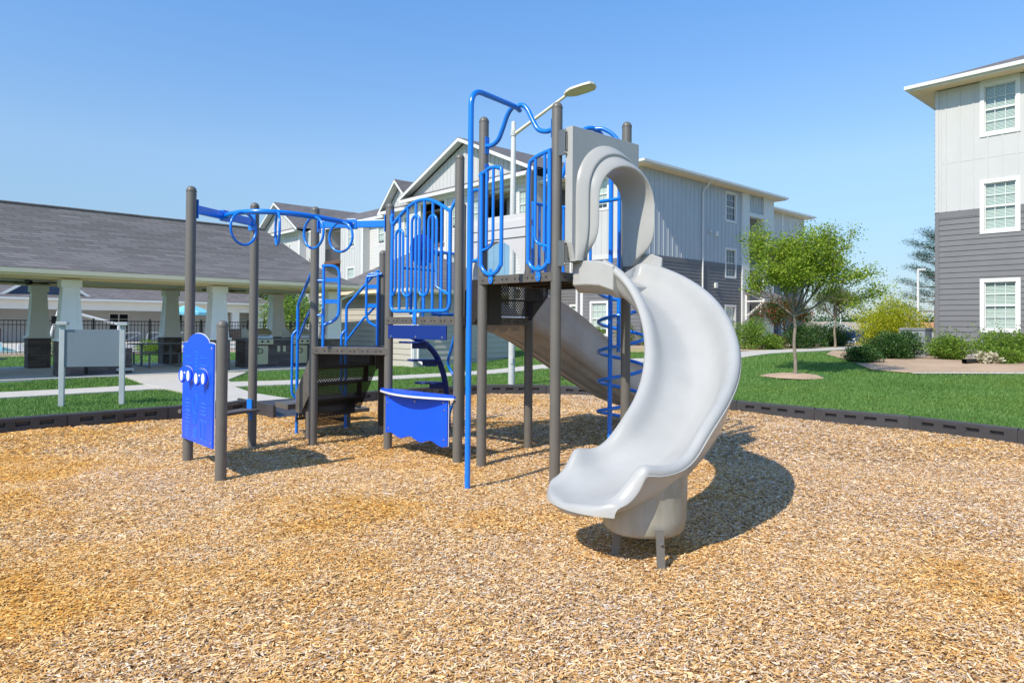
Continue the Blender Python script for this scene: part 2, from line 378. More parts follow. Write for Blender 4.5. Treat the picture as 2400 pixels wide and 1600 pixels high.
def leaf_quads(C, size, asp=.55, droop=0, out=None):
    """diamond leaves at points C"""
    n = len(C); d = rng.normal(size=(n, 3)); d[:, 2] *= .6
    if out is not None: d += out * 1.2
    d[:, 2] -= droop; d /= np.linalg.norm(d, axis=1)[:, None]
    e = np.cross(d, rng.normal(size=(n, 3))); e /= np.linalg.norm(e, axis=1)[:, None]
    L = size * rng.uniform(.6, 1.3, (n, 1)); w = L * asp
    q = np.stack([C, C + d * L * .5 + e * w * .5, C + d * L, C + d * L * .5 - e * w * .5], 1)
    return q.reshape(-1, 3)

# ------------------------------------------------------------------ terrain
def sst(t): t = min(1, max(0, t)); return t * t * (3 - 2 * t)
def gz(x, y):
    d = .67 * x + .74 * y
    return .5 * sst((d - 12.5) / 13) * sst((x + 4) / 6) - (1.1 * sst((d - 44) / 14) + .7 * sst((d - 64) / 80)) * sst((x - 9) / 8)
def gzn(x, y):
    d = .67 * x + .74 * y; a = np.clip((d - 12.5) / 13, 0, 1); b = np.clip((x + 4) / 6, 0, 1)
    return .5 * a * a * (3 - 2 * a) * b * b * (3 - 2 * b)
BORDER = [(-7.95, 7.55), (-7.0, 8.5), (-6.1, 9.4), (-5.17, 10.3), (-4.24, 11.2), (-3.35, 12.1), (-2.55, 12.95), (-1.6, 13.8), (-.55, 14.5), (.75, 14.55), (1.95, 13.95), (2.95, 13.0), (3.87, 11.75), (4.77, 10.75), (5.74, 9.85), (6.45, 8.7), (7.0, 7.45), (7.2, 6.1), (7.1, 4.8)]
MULCH = BORDER + [(6.6, 3.0), (5.6, 1.2), (4.2, -.6), (2.2, -2.0), (-.5, -2.6), (-3.4, -2.0), (-6, -.5), (-8.0, 2.0), (-8.8, 4.8)]
def inside(px, py, poly):
    px = np.asarray(px); py = np.asarray(py); r = np.zeros(px.shape, bool); n = len(poly)
    for i in range(n):
        x0, y0 = poly[i]; x1, y1 = poly[(i + 1) % n]
        c = ((y0 > py) != (y1 > py)); 
        if y1 != y0: r ^= c & (px < (x1 - x0) * (py - y0) / (y1 - y0) + x0)
    return r
# ground sheet
xs = np.concatenate([[-3000, -800, -250], np.arange(-70, 101, 1.0), [110, 125, 150, 250, 800, 3000]])
ys = np.concatenate([[-600, -150, -40], np.arange(-20, 101, 1.0), [200, 500, 1200, 4000]])
b = MB(); nx, ny = len(xs), len(ys)
b.v = [(x, y, gz(x, y)) for y in ys for x in xs]
b.f = [(j * nx + i, j * nx + i + 1, (j + 1) * nx + i + 1, (j + 1) * nx + i) for j in range(ny - 1) for i in range(nx - 1)]
obj('lawn', b, 'lawn_mat', kind='structure', smooth=80)
# playground mulch bed
def mz(x, y): return .037 + .018 * np.sin(x * 1.7 + .6 * y) * np.sin(y * 1.3 - .4 * x) + .009 * np.sin(x * 4.1 + 1) * np.sin(y * 3.7)
gx = np.arange(-9, 7.6, .2); gy = np.arange(-3, 15, .2); X, Y = np.meshgrid(gx, gy)
ins = inside(X, Y, MULCH)
b = MB(); idx = {}
for j in range(len(gy) - 1):
    for i in range(len(gx) - 1):
        if inside(np.array([gx[i] + .1]), np.array([gy[j] + .1]), MULCH)[0]:
            q = []
            for (ii, jj) in ((i, j), (i + 1, j), (i + 1, j + 1), (i, j + 1)):
                if (ii, jj) not in idx: idx[(ii, jj)] = len(b.v); b.v.append((gx[ii], gy[jj], float(mz(gx[ii], gy[jj])) - .008))
                q.append(idx[(ii, jj)])
            b.f.append(tuple(q))
obj('mulch_bed', b, 'mulch_mat', kind='structure', smooth=80)
# wood chips: real little bent slivers
def chips(n, x0, x1, y0, y1, scale, thin=None):
    x = rng.uniform(x0, x1, n); y = rng.uniform(y0, y1, n)
    k = inside(x, y, MULCH) & (np.abs(x) < .86 * y + 1.6)
    x, y = x[k], y[k]; n = len(x)
    L = rng.uniform(.010, .030, n) * scale * rng.choice([1, 1.5, 2.3], n, p=[.72, .24, .04]); w = rng.uniform(.0035, .0075, n) * scale
    a = rng.normal(.5, 1.1, n); tilt = rng.normal(0, .20, n); roll = rng.normal(0, .36, n)
    d = np.stack([np.cos(a) * np.cos(tilt), np.sin(a) * np.cos(tilt), np.sin(tilt)], 1)
    s = np.stack([-np.sin(a) * np.cos(roll), np.cos(a) * np.cos(roll), np.sin(roll)], 1)
    c = np.stack([x, y, mz(x, y) + rng.uniform(0, .014, n)], 1)
    up = np.array([0, 0, 1.0]) * (w * .35)[:, None]
    j = rng.uniform(.5, 1, (n, 1))
    A = c - d * L[:, None] * .5; B = c + d * L[:, None] * .5; sw = s * w[:, None]
    q = np.stack([A - sw * .5 * j, c - sw * .6, B - sw * .3, B + up, B + sw * .3 * j, c + sw * .6 + up * .4, A + sw * .5, A + up], 1)
    return q.reshape(-1, 3)
parts = [chips(420000, -6, 5.6, 1.8, 4.6, .95), chips(400000, -8, 7.3, 4.6, 7.5, 1.1), chips(250000, -9, 7.4, 7.5, 15, 1.5)]
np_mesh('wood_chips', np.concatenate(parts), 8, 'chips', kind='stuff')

# draped sheets (walks, beds)
def drape(name, poly, m, dz=.03, step=.7, th=0):
    """polygon draped on the terrain: clipped grid via bmesh bisect"""
    bm = bmesh.new(); vs = [bm.verts.new((x, y, 0)) for x, y in poly]; bm.faces.new(vs)
    xa = [q[0] for q in poly]; ya = [q[1] for q in poly]
    k = math.floor(min(xa) / step) * step
    while k < max(xa):
        bmesh.ops.bisect_plane(bm, geom=bm.verts[:] + bm.edges[:] + bm.faces[:], plane_co=(k, 0, 0), plane_no=(1, 0, 0)); k += step
    k = math.floor(min(ya) / step) * step
    while k < max(ya):
        bmesh.ops.bisect_plane(bm, geom=bm.verts[:] + bm.edges[:] + bm.faces[:], plane_co=(0, k, 0), plane_no=(0, 1, 0)); k += step
    for v in bm.verts: v.co.z = gz(v.co.x, v.co.y) + dz
    if th:
        r = bmesh.ops.extrude_face_region(bm, geom=bm.faces[:])
        for v in [g for g in r['geom'] if isinstance(g, bmesh.types.BMVert)]: v.co.z -= th
    me = bpy.data.meshes.new(name); bmesh.ops.recalc_face_normals(bm, faces=bm.faces); bm.to_mesh(me); bm.free(); me.materials.append(MATS[m])
    o = bpy.data.objects.new(name, me); sc.collection.objects.link(o); o['kind'] = 'structure'; return o
WALK1 = [(-30, -10), (-9.79, 13.09), (-8.94, 13.96), (-7.9, 15.0), (-6.9, 15.5), (-5.23, 16.6), (-3.41, 18.0), (-1.71, 19.6), (-.3, 20.6), (1.0, 21.6), (4.2, 22.6), (7.5, 22.9), (10.9, 26.7), (15.2, 30.8), (20, 36), (36, 54),
         (34, 55), (19, 37.4), (14.2, 32.2), (9.8, 27.9), (6.7, 24.1), (3.6, 23.8), (.5, 22.7), (-.9, 21.6), (-2.4, 20.4), (-4.1, 18.9), (-5.9, 17.6), (-7.6, 16.8), (-8.6, 16.1), (-9.6, 15.0), (-10.6, 14.1), (-31, -9.5)]
drape('sidewalk', WALK1, 'concrete', .035, th=.05)
PATH = [(-10.6, 18.6), (-8.43, 15.9), (-7.3, 14.8), (-4.9, 12.3), (-4.1, 13.1), (-5.4, 14.3), (-6.3, 15.6), (-7.3, 17.6), (-7.9, 20.4), (-9.0, 19.9)]
drape('path', PATH, 'concrete', .044, th=.05)
BEDR = [(9.9, 18.8), (10.3, 17.9), (13.2, 17.3), (20, 10.5), (26, 4), (30, 8), (17, 24), (16.5, 27), (13.6, 29.0), (11.5, 25.0), (10.8, 22.5)]
drape('planting_bed', BEDR, 'bed_mat', .03)
drape('sidewalk_edge', [(10.35, 17.6), (13.2, 16.8), (20, 10.0), (26, 3.6), (26, 3.95), (20, 10.4), (13.2, 17.22), (10.4, 17.85)], 'concrete', .036)
drape('planting_bed', [(3.0, 30.6), (7.3, 29.4), (9.4, 27.9), (12.9, 32.1), (18.7, 38.3), (25, 44), (22, 47), (6.6, 35.2), (-.5, 41.6), (-3.5, 41)], 'bed_mat', .03)
drape('dry_grass', [(2, 27.2), (6.9, 26.4), (9.7, 27.95), (14.1, 32.3), (19, 37.5), (18.4, 38.6), (12.9, 32.5), (9.4, 28.4), (7.3, 29.6), (2.9, 30.8)], 'straw_mat', .026)
drape('parking_lot', [(24, 46), (20, 52), (28, 98), (98, 98), (98, 50), (40, 40)], 'slab', .04, 2.0)
# grass blades
def keep_lawn(x, y):
    k = ~inside(x, y, MULCH)
    for P in (WALK1, PATH, BEDR): k &= ~inside(x, y, P)
    k &= ~((x - 7.55) ** 2 / .62 + (y - 18.0) ** 2 / .62 < 1)
    s_ = (x + 11.93) * .719 + (y - 18.4) * .695; w_ = -(x + 11.93) * .695 + (y - 18.4) * .719
    k &= ~((s_ > -12) & (s_ < 8.8) & (w_ > -.75) & (w_ < 5.1))
    return k
def blades(n, x0, x1, y0, y1, h):
    x = rng.uniform(x0, x1, n); y = rng.uniform(y0, y1, n)
    k = keep_lawn(x, y) & (np.abs(x) < .84 * y + 1.5); x, y = x[k], y[k]; n = len(x)
    a = rng.uniform(0, 2 * pi, n); hh = h * rng.uniform(.5, 1.3, n); w = h * .13; ln = rng.normal(0, .45, (n, 2)) * hh[:, None]
    z = gzn(x, y)
    A = np.stack([x - np.cos(a) * w, y - np.sin(a) * w, z], 1); B = np.stack([x + np.cos(a) * w, y + np.sin(a) * w, z], 1)
    C = np.stack([x + ln[:, 0], y + ln[:, 1], z + hh], 1)
    return np.stack([A, B, C], 1).reshape(-1, 3)
np_mesh('grass_blades', np.concatenate([blades(230000, 3, 13, 6, 17, .045), blades(200000, -12, 3, 8.5, 19, .045), blades(170000, -4, 17, 15, 27, .055), blades(60000, -24, 2, 17, 32, .06)]), 3, 'blades', kind='stuff')

# ================================================================== PLAYGROUND STRUCTURE
PG = thing('play_structure', (-.6, 7.6, 0), 'blue, brown and grey climbing structure with two slides standing on wood chips', 'play structure')
A, B_, C_, D_, E_, F_, G_, H_, I_, J_, K_ = [Vector((*q, 0)) for q in [(-3.38, 7.16), (-2.695, 6.36), (-3.09, 8.16), (-2.40, 8.28), (-1.465, 8.13), (-.572, 7.30), (-.308, 7.10), (.41, 6.40), (1.20, 7.20), (.20, 8.11), (-1.735, 9.15)]]
J2 = Vector((.50, 7.90, 0)); E2 = Vector((-.66, 8.93, 0))
def post(P, h, r=.051, lab=None):
    prof = [(r, -.15), (r, h - .05)] + [(r * cos(a), h - .05 + .05 * sin(a)) for a in np.linspace(0, pi / 2, 7)[1:-1]] + [(.004, h)]
    b = MB().lathe((P.x, P.y, 0), prof, 24)
    b.lathe((P.x, P.y, 0), [(r, h - .062), (r + .0025, h - .06), (r + .0025, h - .05), (r, h - .048)], 24)
    return obj('post', b, 'post', PG, smooth=50)
for P, h in ((A, 2.935), (B_, 1.526), (C_, 2.942), (D_, 2.921), (E_, 2.945), (F_, 3.33), (G_, 3.67), (H_, 3.60), (I_, 3.66), (J_, 3.36), (K_, 2.49), (J2, 3.30), (E2, 3.1)): post(P, h)
def frm(P, Q, off=0):
    """panel frame: a from P towards Q, b outward (right of P->Q, towards the viewer), z up"""
    d = (Q - P).normalized(); n = Vector((d.y, -d.x, 0))
    return lambda a, b, z: (P.x + d.x * a + n.x * (b + off), P.y + d.y * a + n.y * (b + off), z)
def PT(T, pts, b=0): return [T(a, b, z) for a, z in pts]
# ---- decks
def deck(poly, zt, sides):
    b = MB(); b.plate([(p.x, p.y) for p in poly], zt - .012, zt - .004)
    o = obj('deck', b, 'dark_metal', PG)
    n = len(poly); c = sum(poly, Vector()) / n
    for i in range(n):
        p, q = poly[i], poly[(i + 1) % n]
        if i not in sides: continue
        d = (q - p).normalized(); nn = Vector((d.y, -d.x, 0))
        if (p - c).dot(nn) < 0: nn = -nn
        L = (q - p).length
        Tt = lambda a, bb, z, p=p, d=d, nn=nn: (p.x + d.x * a + nn.x * bb, p.y + d.y * a + nn.y * bb, z)
        rb = MB().box(-.0, L + .0, .030, .052, zt - .085, zt, Tt)
        rb.box(0, L, -.03, .030, zt - .004, zt + .001, Tt)
        rm = obj('rim', rb, 'rim', o, bev=.004)
        hb = MB(); k = int(L / .085)
        for j in range(k):
            a = .07 + (L - .14) * j / max(1, k - 1) + (.012 if j % 2 else -.012)
            hb.tube([Tt(a, .0525, zt - .045), Tt(a, .0535, zt - .045)], .010, 8)
        obj('bolt_hole', hb, 'black', o)
    # hanging perforated underside edge
    return o
deck([E_, F_, J_, E2], 1.585, (0, 1, 2, 3))
deck([G_, H_, I_, J2], 2.0, (0, 1, 2, 3))
deck([D_, E_, K_], 1.22, (0, 1, 2))
def perf(b, pts, w=None):
    P = [Vector(q) for q in pts]; e1 = (P[1] - P[0]).normalized(); e2 = (P[-1] - P[0]); e2 = (e2 - e1 * e2.dot(e1)).normalized()
    b.add(P, [tuple(range(len(P)))], [[((q - P[0]).dot(e1), (q - P[0]).dot(e2)) for q in P]])
# underside beams of the upper deck
b = MB()
for k in range(4):
    p = H_ + (I_ - H_) * (k / 3); q = G_ + (J2 - G_) * (k / 3)
    b.tube([(p.x, p.y, 1.93), (q.x, q.y, 1.93)], .018, 6)
obj('deck_beam', b, 'dark_metal', PG)
# ---- steps between the two decks
dFJ = (J_ - F_).normalized(); W_ = (J_ - F_).length
Ts = lambda a, bb, z: (F_.x + dFJ.x * a + dFJ.y * bb, F_.y + dFJ.y * a - dFJ.x * bb, z)     # a along FJ, b towards upper deck
st = thing_steps = obj('link_steps', MB().box(.10, W_ - .05, .06, .27, 1.775, 1.79, Ts), 'dark_metal', PG)
b = MB(); perf(b, [Ts(.12, .07, 1.60), Ts(W_ - .08, .07, 1.60), Ts(W_ - .08, .07, 1.775), Ts(.12, .07, 1.775)])
perf(b, [Ts(.12, .30, 1.79), Ts(W_ - .08, .30, 1.79), Ts(W_ - .08, .30, 1.975), Ts(.12, .30, 1.975)])
perf(b, [Ts(W_ - .07, 0, 1.56), Ts(W_ - .07, .1, 1.56), Ts(W_ - .07, .36, 1.83), Ts(W_ - .07, .36, 1.96), Ts(W_ - .07, 0, 1.96)])
obj('riser', b, 'perf', st)
b = MB().prism([(0, 1.52), (.14, 1.52), (.36, 1.72), (.36, 1.98), (.10, 1.98), (0, 1.86)], .0, .012, lambda a, bb, z: Ts(.09 + bb, a, z))
b.prism([(0, 1.50), (.2, 1.50), (.2, 1.98), (0, 1.98)], .0, .01, lambda a, bb, z: Ts(a + .1, .34 + bb, z))
obj('side_plate', b, 'dark_metal', st)
# ---- lower steps from the small deck
t = (K_ - D_).normalized(); n_ = Vector((-.66, .75, 0)); DK = (K_ - D_).length
Td = lambda a, bb, z: (D_.x + t.x * a + n_.x * bb, D_.y + t.y * a + n_.y * bb, z)        # a along DK, b away
st = obj('stairs', MB().box(.08, DK - .08, .08, .25, .955, .97, Td).box(.08, DK - .08, .25, .43, .725, .74, Td).box(.08, DK - .08, .43, .61, .495, .51, Td), 'dark_metal', PG)
b = MB(); b2 = MB()
for k, (y0, z0, z1) in enumerate(((.07, .97, 1.14), (.245, .74, .955), (.425, .51, .725), (.605, .28, .495))):
    perf(b, [Td(.10, y0, z0 + .01), Td(DK - .16, y0, z0 + .01), Td(DK - .16, y0, z1 - .03), Td(.10, y0, z1 - .03)])
    b2.box(.06, DK - .08, y0 - .006, y0 + .002, z1 - .03, z1 + .002, Td).box(.06, DK - .08, y0 - .006, y0 + .002, z0 - .02, z0 + .01, Td).box(DK - .16, DK - .08, y0 - .006, y0 + .002, z0 + .01, z1 - .03, Td)
perf(b, [Td(DK - .08, .02, .92), Td(DK - .08, .02, 1.12), Td(DK - .08, .22, 1.0), Td(DK - .08, .62, .50), Td(DK - .08, .62, .34), Td(DK - .08, .45, .34)])
perf(b, [Td(.40, .72, .12), Td(DK - .1, .72, .12), Td(DK - .1, .72, .38), Td(.40, .72, .38)])
obj('riser', b, 'perf', st); obj('riser_frame', b2, 'dark_metal', st)
b = MB().prism([(.0, 1.20), (.0, .86), (.46, .36), (.62, .36), (.62, .62), (.2, 1.10), (.16, 1.20)], 0, .014, lambda a, bb, z: Td(.07 - bb, a, z))
b.prism([(.0, 1.18), (.0, .92), (.05, .88), (.05, 1.16)], 0, .014, lambda a, bb, z: Td(DK - .07 + bb, a, z))
obj('stringer', b, 'rim', st, bev=.003)
b = MB().box(-.06, DK + .10, .62, 1.02, .40, .47, Td)
obj('platform', b, 'rim', st, bev=.006)
obj('low_step', MB().box(-.3, .3, -.18, .18, .17, .23, fr(-2.5, 10.35, 0, rad(42))), 'rim', st, bev=.006)
for q in (Td(.15, .40, 0), Td(DK - .12, .75, 0)):
    obj('support_leg', MB().tube([(q[0], q[1], -.1), (q[0], q[1], .5)], .045, 14), 'post', st, smooth=50)
b = MB(); perf(b, [(K_.x - .03, K_.y - .06, .15), (K_.x + .09, K_.y - .07, .15), (K_.x + .09, K_.y - .07, 1.14), (K_.x - .03, K_.y - .06, 1.14)])
obj('side_screen', b, 'perf', st)
# hand rails of the stairs
for s in (0, 1):
    a0 = -.06 if s == 0 else DK + .02
    hr = MB()
    lo = Vector((-2.824, 9.0, 0)) if s == 0 else Vector((-2.295, 9.46, 0))
    hi = D_ + Vector((-.02, .12, 0)) if s == 0 else K_ + Vector((-.05, -.02, 0)) + t * .02
    pz = [(lo.x, lo.y, -.05), (lo.x, lo.y, 1.74 if s == 0 else 1.74), (hi.x * .85 + lo.x * .15, hi.y * .85 + lo.y * .15, 2.18), (hi.x, hi.y, 2.22)]
    hr.tube(rnd(pz, .06), .020, 12)
    hr.tube(rnd([(lo.x, lo.y, 1.26), (hi.x * .5 + lo.x * .5, hi.y * .5 + lo.y * .5, 1.56), (hi.x, hi.y, 1.80)], .05), .017, 10)
    o = Vector((-.06, -.03, 0))
    hr.tube(rnd([(lo.x, lo.y, 1.42), (lo.x + o.x, lo.y + o.y, 1.36), (lo.x + o.x, lo.y + o.y, .58), (lo.x, lo.y, .50)], .05), .016, 10)
    obj('hand_rail', hr, 'blue', PG, smooth=60)
# gate-like loops at the small deck, left and right
def flat_loop(P, d, z0, z1, w, name='grab_loop'):
    d = Vector(d).normalized(); T = lambda a, z: (P[0] + d.x * a, P[1] + d.y * a, z); b = MB()
    b.tube(rnd([T(-.02, z1), T(w, z1), T(w, z0 + .12), T(.0, z0 + .04)], .11), .0185, 10)
    b.tube([T(0, z1), T(0, 1.22)], .0185, 10)
    for z in (z1 - .17, (z0 + z1) / 2 - .05):
        b.box(0, w, -.006, .006, z - .025, z + .025, lambda a, bb, zz: (P[0] + d.x * a - d.y * bb, P[1] + d.y * a + d.x * bb, zz))
    return obj(name, b, 'blue', PG, smooth=50)
flat_loop((D_.x + .115, D_.y - .02), (1, .12, 0), 1.44, 2.20, .185)
flat_loop((K_.x - .055, K_.y - .06), (-1, .1, 0), 1.42, 2.17, .155)
b = MB().tube([(D_.x, D_.y, 2.02), (D_.x + .13, D_.y - .02, 2.02)], .02, 8).tube([(D_.x, D_.y, 1.60), (D_.x + .13, D_.y - .02, 1.60)], .02, 8)
b.tube(rnd([(K_.x + .0, K_.y - .06, 2.17), (K_.x - .1, K_.y - .06, 2.14), (K_.x - .2, K_.y - .05, 2.13)], .03), .019, 8)
obj('clamp', b, 'blue', PG, smooth=50)
# ---- curved overhead ring ladder
zt = 2.70; mAC = (A + C_) / 2; mDE = (D_ + E_) / 2
for P, Q in ((A, C_), (D_, E_)):
    T = frm(P, Q); L = (Q - P).length
    b = MB().box(.05, L - .05, -.02, .02, zt - .045, zt + .045, T)
    bb = obj('support_bar', b, 'blue', PG, bev=.006)
    b = MB().box(.045, .057, -.05, .05, zt - .10, zt + .10, T).box(L - .057, L - .045, -.05, .05, zt - .10, zt + .10, T)
    b.box(L / 2 - .06, L / 2 + .06, -.028, .028, zt - .06, zt + .06, T)
    obj('end_plate', b, 'blue', bb, bev=.004)
    k = MB()
    for a in (L / 2 - .03, L / 2 + .03): k.bolt(T(a, .029, zt), Vector(T(0, 1, 0)) - Vector(T(0, 0, 0)), .013)
    obj('bolt', k, 'steel', bb)
c0 = Vector((mAC.x, mAC.y, zt)); c1 = Vector((mDE.x, mDE.y, zt)); mid = Vector((-2.56, 6.80, zt))
arc = [c0 * (1 - s) ** 2 + mid * 2 * s * (1 - s) + c1 * s * s for s in np.linspace(0, 1, 30)]
lad = obj('ring_ladder', MB().tube(arc, .030, 14), 'blue', PG, smooth=60)
for s in (.24, .52, .76, .93):
    p = c0 * (1 - s) ** 2 + mid * 2 * s * (1 - s) + c1 * s * s
    tg = ((mid - c0) * (1 - s) + (c1 - mid) * s).normalized(); sd_ = Vector((-tg.y, tg.x, 0))
    R_ = .175; c = p - Vector((0, 0, R_ + .005))
    ring = [c + sd_ * (R_ * cos(a)) + Vector((0, 0, R_ * sin(a))) for a in np.linspace(0, 2 * pi, 37)[:-1]]
    obj('ring', MB().tube(ring, .0145, 8, closed=True), 'blue', lad, smooth=60)
# ---- play panel between A and the short post
T = frm(A, B_, .062); T2 = T
L = (B_ - A).length
poly = [(.03, .31), (L - .03, .33), (L - .03, 1.30), (L - .11, 1.31)]
for a in np.linspace(0, pi, 11): poly.append((L / 2 + cos(a) * .32, 1.31 + .085 * sin(a) ** 1.3))
poly += [(.11, 1.30), (.03, 1.29)]
pp = obj('play_panel', MB().prism(poly, -.009, .009, T), 'blue_plastic', PG, bev=.005)
ed = obj('panel_edge', MB().prism([(a * 1.0 + (.006 if a > L / 2 else -.006), z + (.007 if z > .8 else -.007)) for a, z in poly], -.012, -.0095, T), 'white_plastic', pp)
b = MB(); ln = lambda a0, z0, a1, z1, r=.004: b.tube([T(a0, .0095, z0), T(a1, .0095, z1)], r, 5)
for z in (1.16, 1.09): ln(.14, z, .36, z); ln(.62, z, .86, z)
for i in range(9): ln(.47 + .01 * (i % 3), 1.22 - i * .035, .56 - .012 * (i % 2), 1.22 - i * .035 - .012)
for (a0, z0) in ((.16, .62), (.16, .50), (.68, .62)): 
    for i in range(4): ln(a0, z0 + i * .035, a0 + .17 - .03 * (i % 2), z0 + i * .035)
for k in range(3):
    c = (.49, .70 - .14 * k); rr = (.10, .055, .045)[k]
    b.tube([T(c[0] + rr * .8 * cos(x), .0095, c[1] + rr * sin(x)) for x in np.linspace(0, 2 * pi, 21)[:-1]], .004, 5, closed=True)
for i in range(5): ln(.42, .36 + i * .022, .56, .366 + i * .022)
for a0 in (.66, .78): ln(a0, .38, a0, .56); ln(a0, .38, a0 + .09, .38); ln(a0, .56, a0 + .09, .56)
for i in range(4): ln(.17, .36 + i * .03, .27, .36 + i * .03)
SPLIT.add('engraving_line'); obj('engraving', b, 'blue', pp)
for ac in (.37, .85):
    cc_ = Vector(T(ac, .07, .985)); ex = Vector((.955, -.296, 0)); en = Vector((-.296, -.955, 0))
    Tk = lambda a, bb, z, cc_=cc_: tuple(cc_ + ex * a + en * bb + Vector((0, 0, z)))
    out = []
    for x in np.linspace(0, 2 * pi, 33)[:-1]:
        a = .080 * cos(x); z = .085 * sin(x)
        if z < -.01: z = -.01 - .085 * abs(sin(x)) * (.35 + .65 * sst(abs(a) / .04))
        out.append((a, z))
    kb = obj('spinner', MB().prism(out, -.011, .011, Tk), 'blue_plastic', pp, bev=.004)
    e = MB().prism([(q[0] * 1.02, q[1] * 1.02) for q in out], -.018, -.012, Tk)
    for sx in (-1, 1): e.prism([(sx * .040 + .019 * cos(x), -.010 + .052 * sin(x)) for x in np.linspace(0, 2 * pi, 17)[:-1]], .0115, .014, Tk)
    e.tube([Tk(0, -.06, .02), Tk(0, .016, .02)], .010, 8)
    obj('spinner_face', e, 'white_plastic', kb)
b = MB()
for a, z in ((.07, 1.25), (L - .07, 1.26), (.07, .37), (L - .07, .38)): b.bolt(T(a, .009, z), Vector(T(0, 1, 0)) - Vector(T(0, 0, 0)), .012)
obj('bolt', b, 'steel', pp)
# ---- bench between A and C
T = frm(A, C_); L = (C_ - A).length
poly = [(.06, -.12), (.25, -.05), (.5, -.02), (.8, -.05), (L - .06, -.13), (L - .06, .13), (.06, .13)]
b = MB().plate([T(a, -bb + .02, 0)[:2] for a, bb in poly], .455, .49)
bn = obj('bench_seat', b, 'rim', PG, bev=.008)
b = MB().box(L - .062, L - .048, -.035, .035, .42, .60, T).box(L - .10, L - .06, .03, .045, .36, .46, T)
obj('seat_bracket', b, 'blue', bn, bev=.004)
obj('seat_beam', MB().tube([T(.05, -.16, .56), T(L - .05, -.16, .56)], .022, 10), 'post', bn, smooth=50)
# ---- gate E-F
T = frm(E_, F_, .02); L = (F_ - E_).length
def gz_arch(a): return 2.66 + .21 * sin(pi * (a - .10) / (L - .2)) + .06 * (a - .1) / (L - .2)
gp = MB(); bb0 = .02
l0, l1 = .105, L - .10
frame = rnd([T(l0, bb0, gz_arch(l0)), T(l0 - .015, bb0, 1.65), T(l1, bb0, 1.65), T(l1, bb0, gz_arch(l1))], .09)
gp.tube(frame, .021, 12)
gp.tube([T(a, bb0, gz_arch(a)) for a in np.linspace(l0, l1, 16)], .021, 12)
gate = obj('guard_rail', gp, 'blue', PG, smooth=60)
n = 6; step = (l1 - l0) / 6.9; xs_ = [l0 + step * (.95 + i) for i in range(6)]
bars = MB()
for i, a in enumerate(xs_): bars.tube([T(a, bb0, 1.65), T(a, bb0, gz_arch(a))], .0165, 10)
hw = step * .46
def loop_top(i): return gz_arch(xs_[i]) - .16
seq = [(l0, 1.80), (xs_[0] - hw, 1.84)]
pts = [T(l0, bb0 + .012, 1.83), T(xs_[0] - hw, bb0 + .012, 1.88)]
cur = []
path = [(l0, 1.84), (l0 + step * .2, 1.84), (xs_[0] - hw, 1.90), (xs_[0] - hw, loop_top(0) - hw)]
for i in (0, 2, 4):
    c = xs_[i]; zt_ = loop_top(i)
    for x in np.linspace(pi, 0, 9): path.append((c + hw * cos(x), zt_ - hw + hw * sin(x)))
    if i < 4:
        c2 = xs_[i + 1]
        for x in np.linspace(pi, 2 * pi, 9): path.append((c2 + (step - hw) * cos(x), 1.90 + (step - hw) * sin(x)))
path += [(xs_[4] + hw, 1.92), (l1 - step * .35, 1.84), (l1, 1.83)]
bars.tube([T(a, bb0 + .004, z) for a, z in path], .0165, 10)
obj('gate_bar', bars, 'blue', gate, smooth=60)
b = MB().box(.52, .58, .034, .046, 1.50, 1.64, T)
b.tube(rnd([T(.05, -.02, 2.80), T(.07, .02, 2.74), T(l0, bb0, 2.66)], .03), .019, 8).tube(rnd([T(L - .05, -.02, 2.86), T(l1, bb0, 2.72)], .03), .019, 8)
b.box(-.02, .05, -.05, .0, 2.72, 2.86, T)
obj('gate_bracket', b, 'blue', gate, bev=.004)
b = MB().bolt(T(.55, .046, 1.53), Vector(T(0, 1, 0)) - Vector(T(0, 0, 0)), .013)
obj('bolt', b, 'steel', gate)
# blue skirt under that deck and the shop counter below
sk = obj('skirt_panel', MB().box(.10, L - .10, .05, .068, 1.335, 1.49, T), 'navy_plastic', PG, bev=.004)
b = MB()
for a in (.16, L / 2, L - .16): b.bolt(T(a, .069, 1.36), Vector(T(0, 1, 0)) - Vector(T(0, 0, 0)), .013)
obj('bolt', b, 'steel', sk)
poly = [(.07, .70), (.07, .23)]
for s in np.linspace(0, 1, 25)[1:]:
    poly.append((.07 + s * (L - .14), .225 + .022 * sin(s * 6 * pi) - .018 * s + (.03 if s > .86 else 0) * 0))
poly += [(L - .07, .70)]
cp = obj('counter_panel', MB().prism(poly, .05, .068, T), 'blue_plastic', PG, bev=.004)
obj('panel_edge', MB().prism([(a + (.006 if a > L / 2 else -.006), z - (.004 if z < .4 else -.001)) for a, z in poly], .043, .0495, T), 'white_plastic', cp)
poly = [(-.06, .05)] + [(a, .05 + .16 * sin(pi * (a + .06) / (L + .1))) for a in np.linspace(0, L, 13)] + [(L + .02, .05), (L + .02, -.03), (-.06, -.03)]
b = MB().plate([T(a, q, 0)[:2] for a, q in poly], .722, .742)
obj('counter_top', b, 'blue_plastic', cp)
b = MB().plate([T(a * 1.0, q * 1.03 + .004, 0)[:2] for a, q in poly], .700, .7215)
obj('counter_edge', b, 'white_plastic', cp)
b = MB()
for a, z in ((.13, .665), (.11, .585), (L - .13, .665), (L - .11, .585), (L / 2, .64), (.13, .29), (L - .12, .27)): b.bolt(T(a, .069, z), Vector(T(0, 1, 0)) - Vector(T(0, 0, 0)), .013)
obj('bolt', b, 'steel', cp)
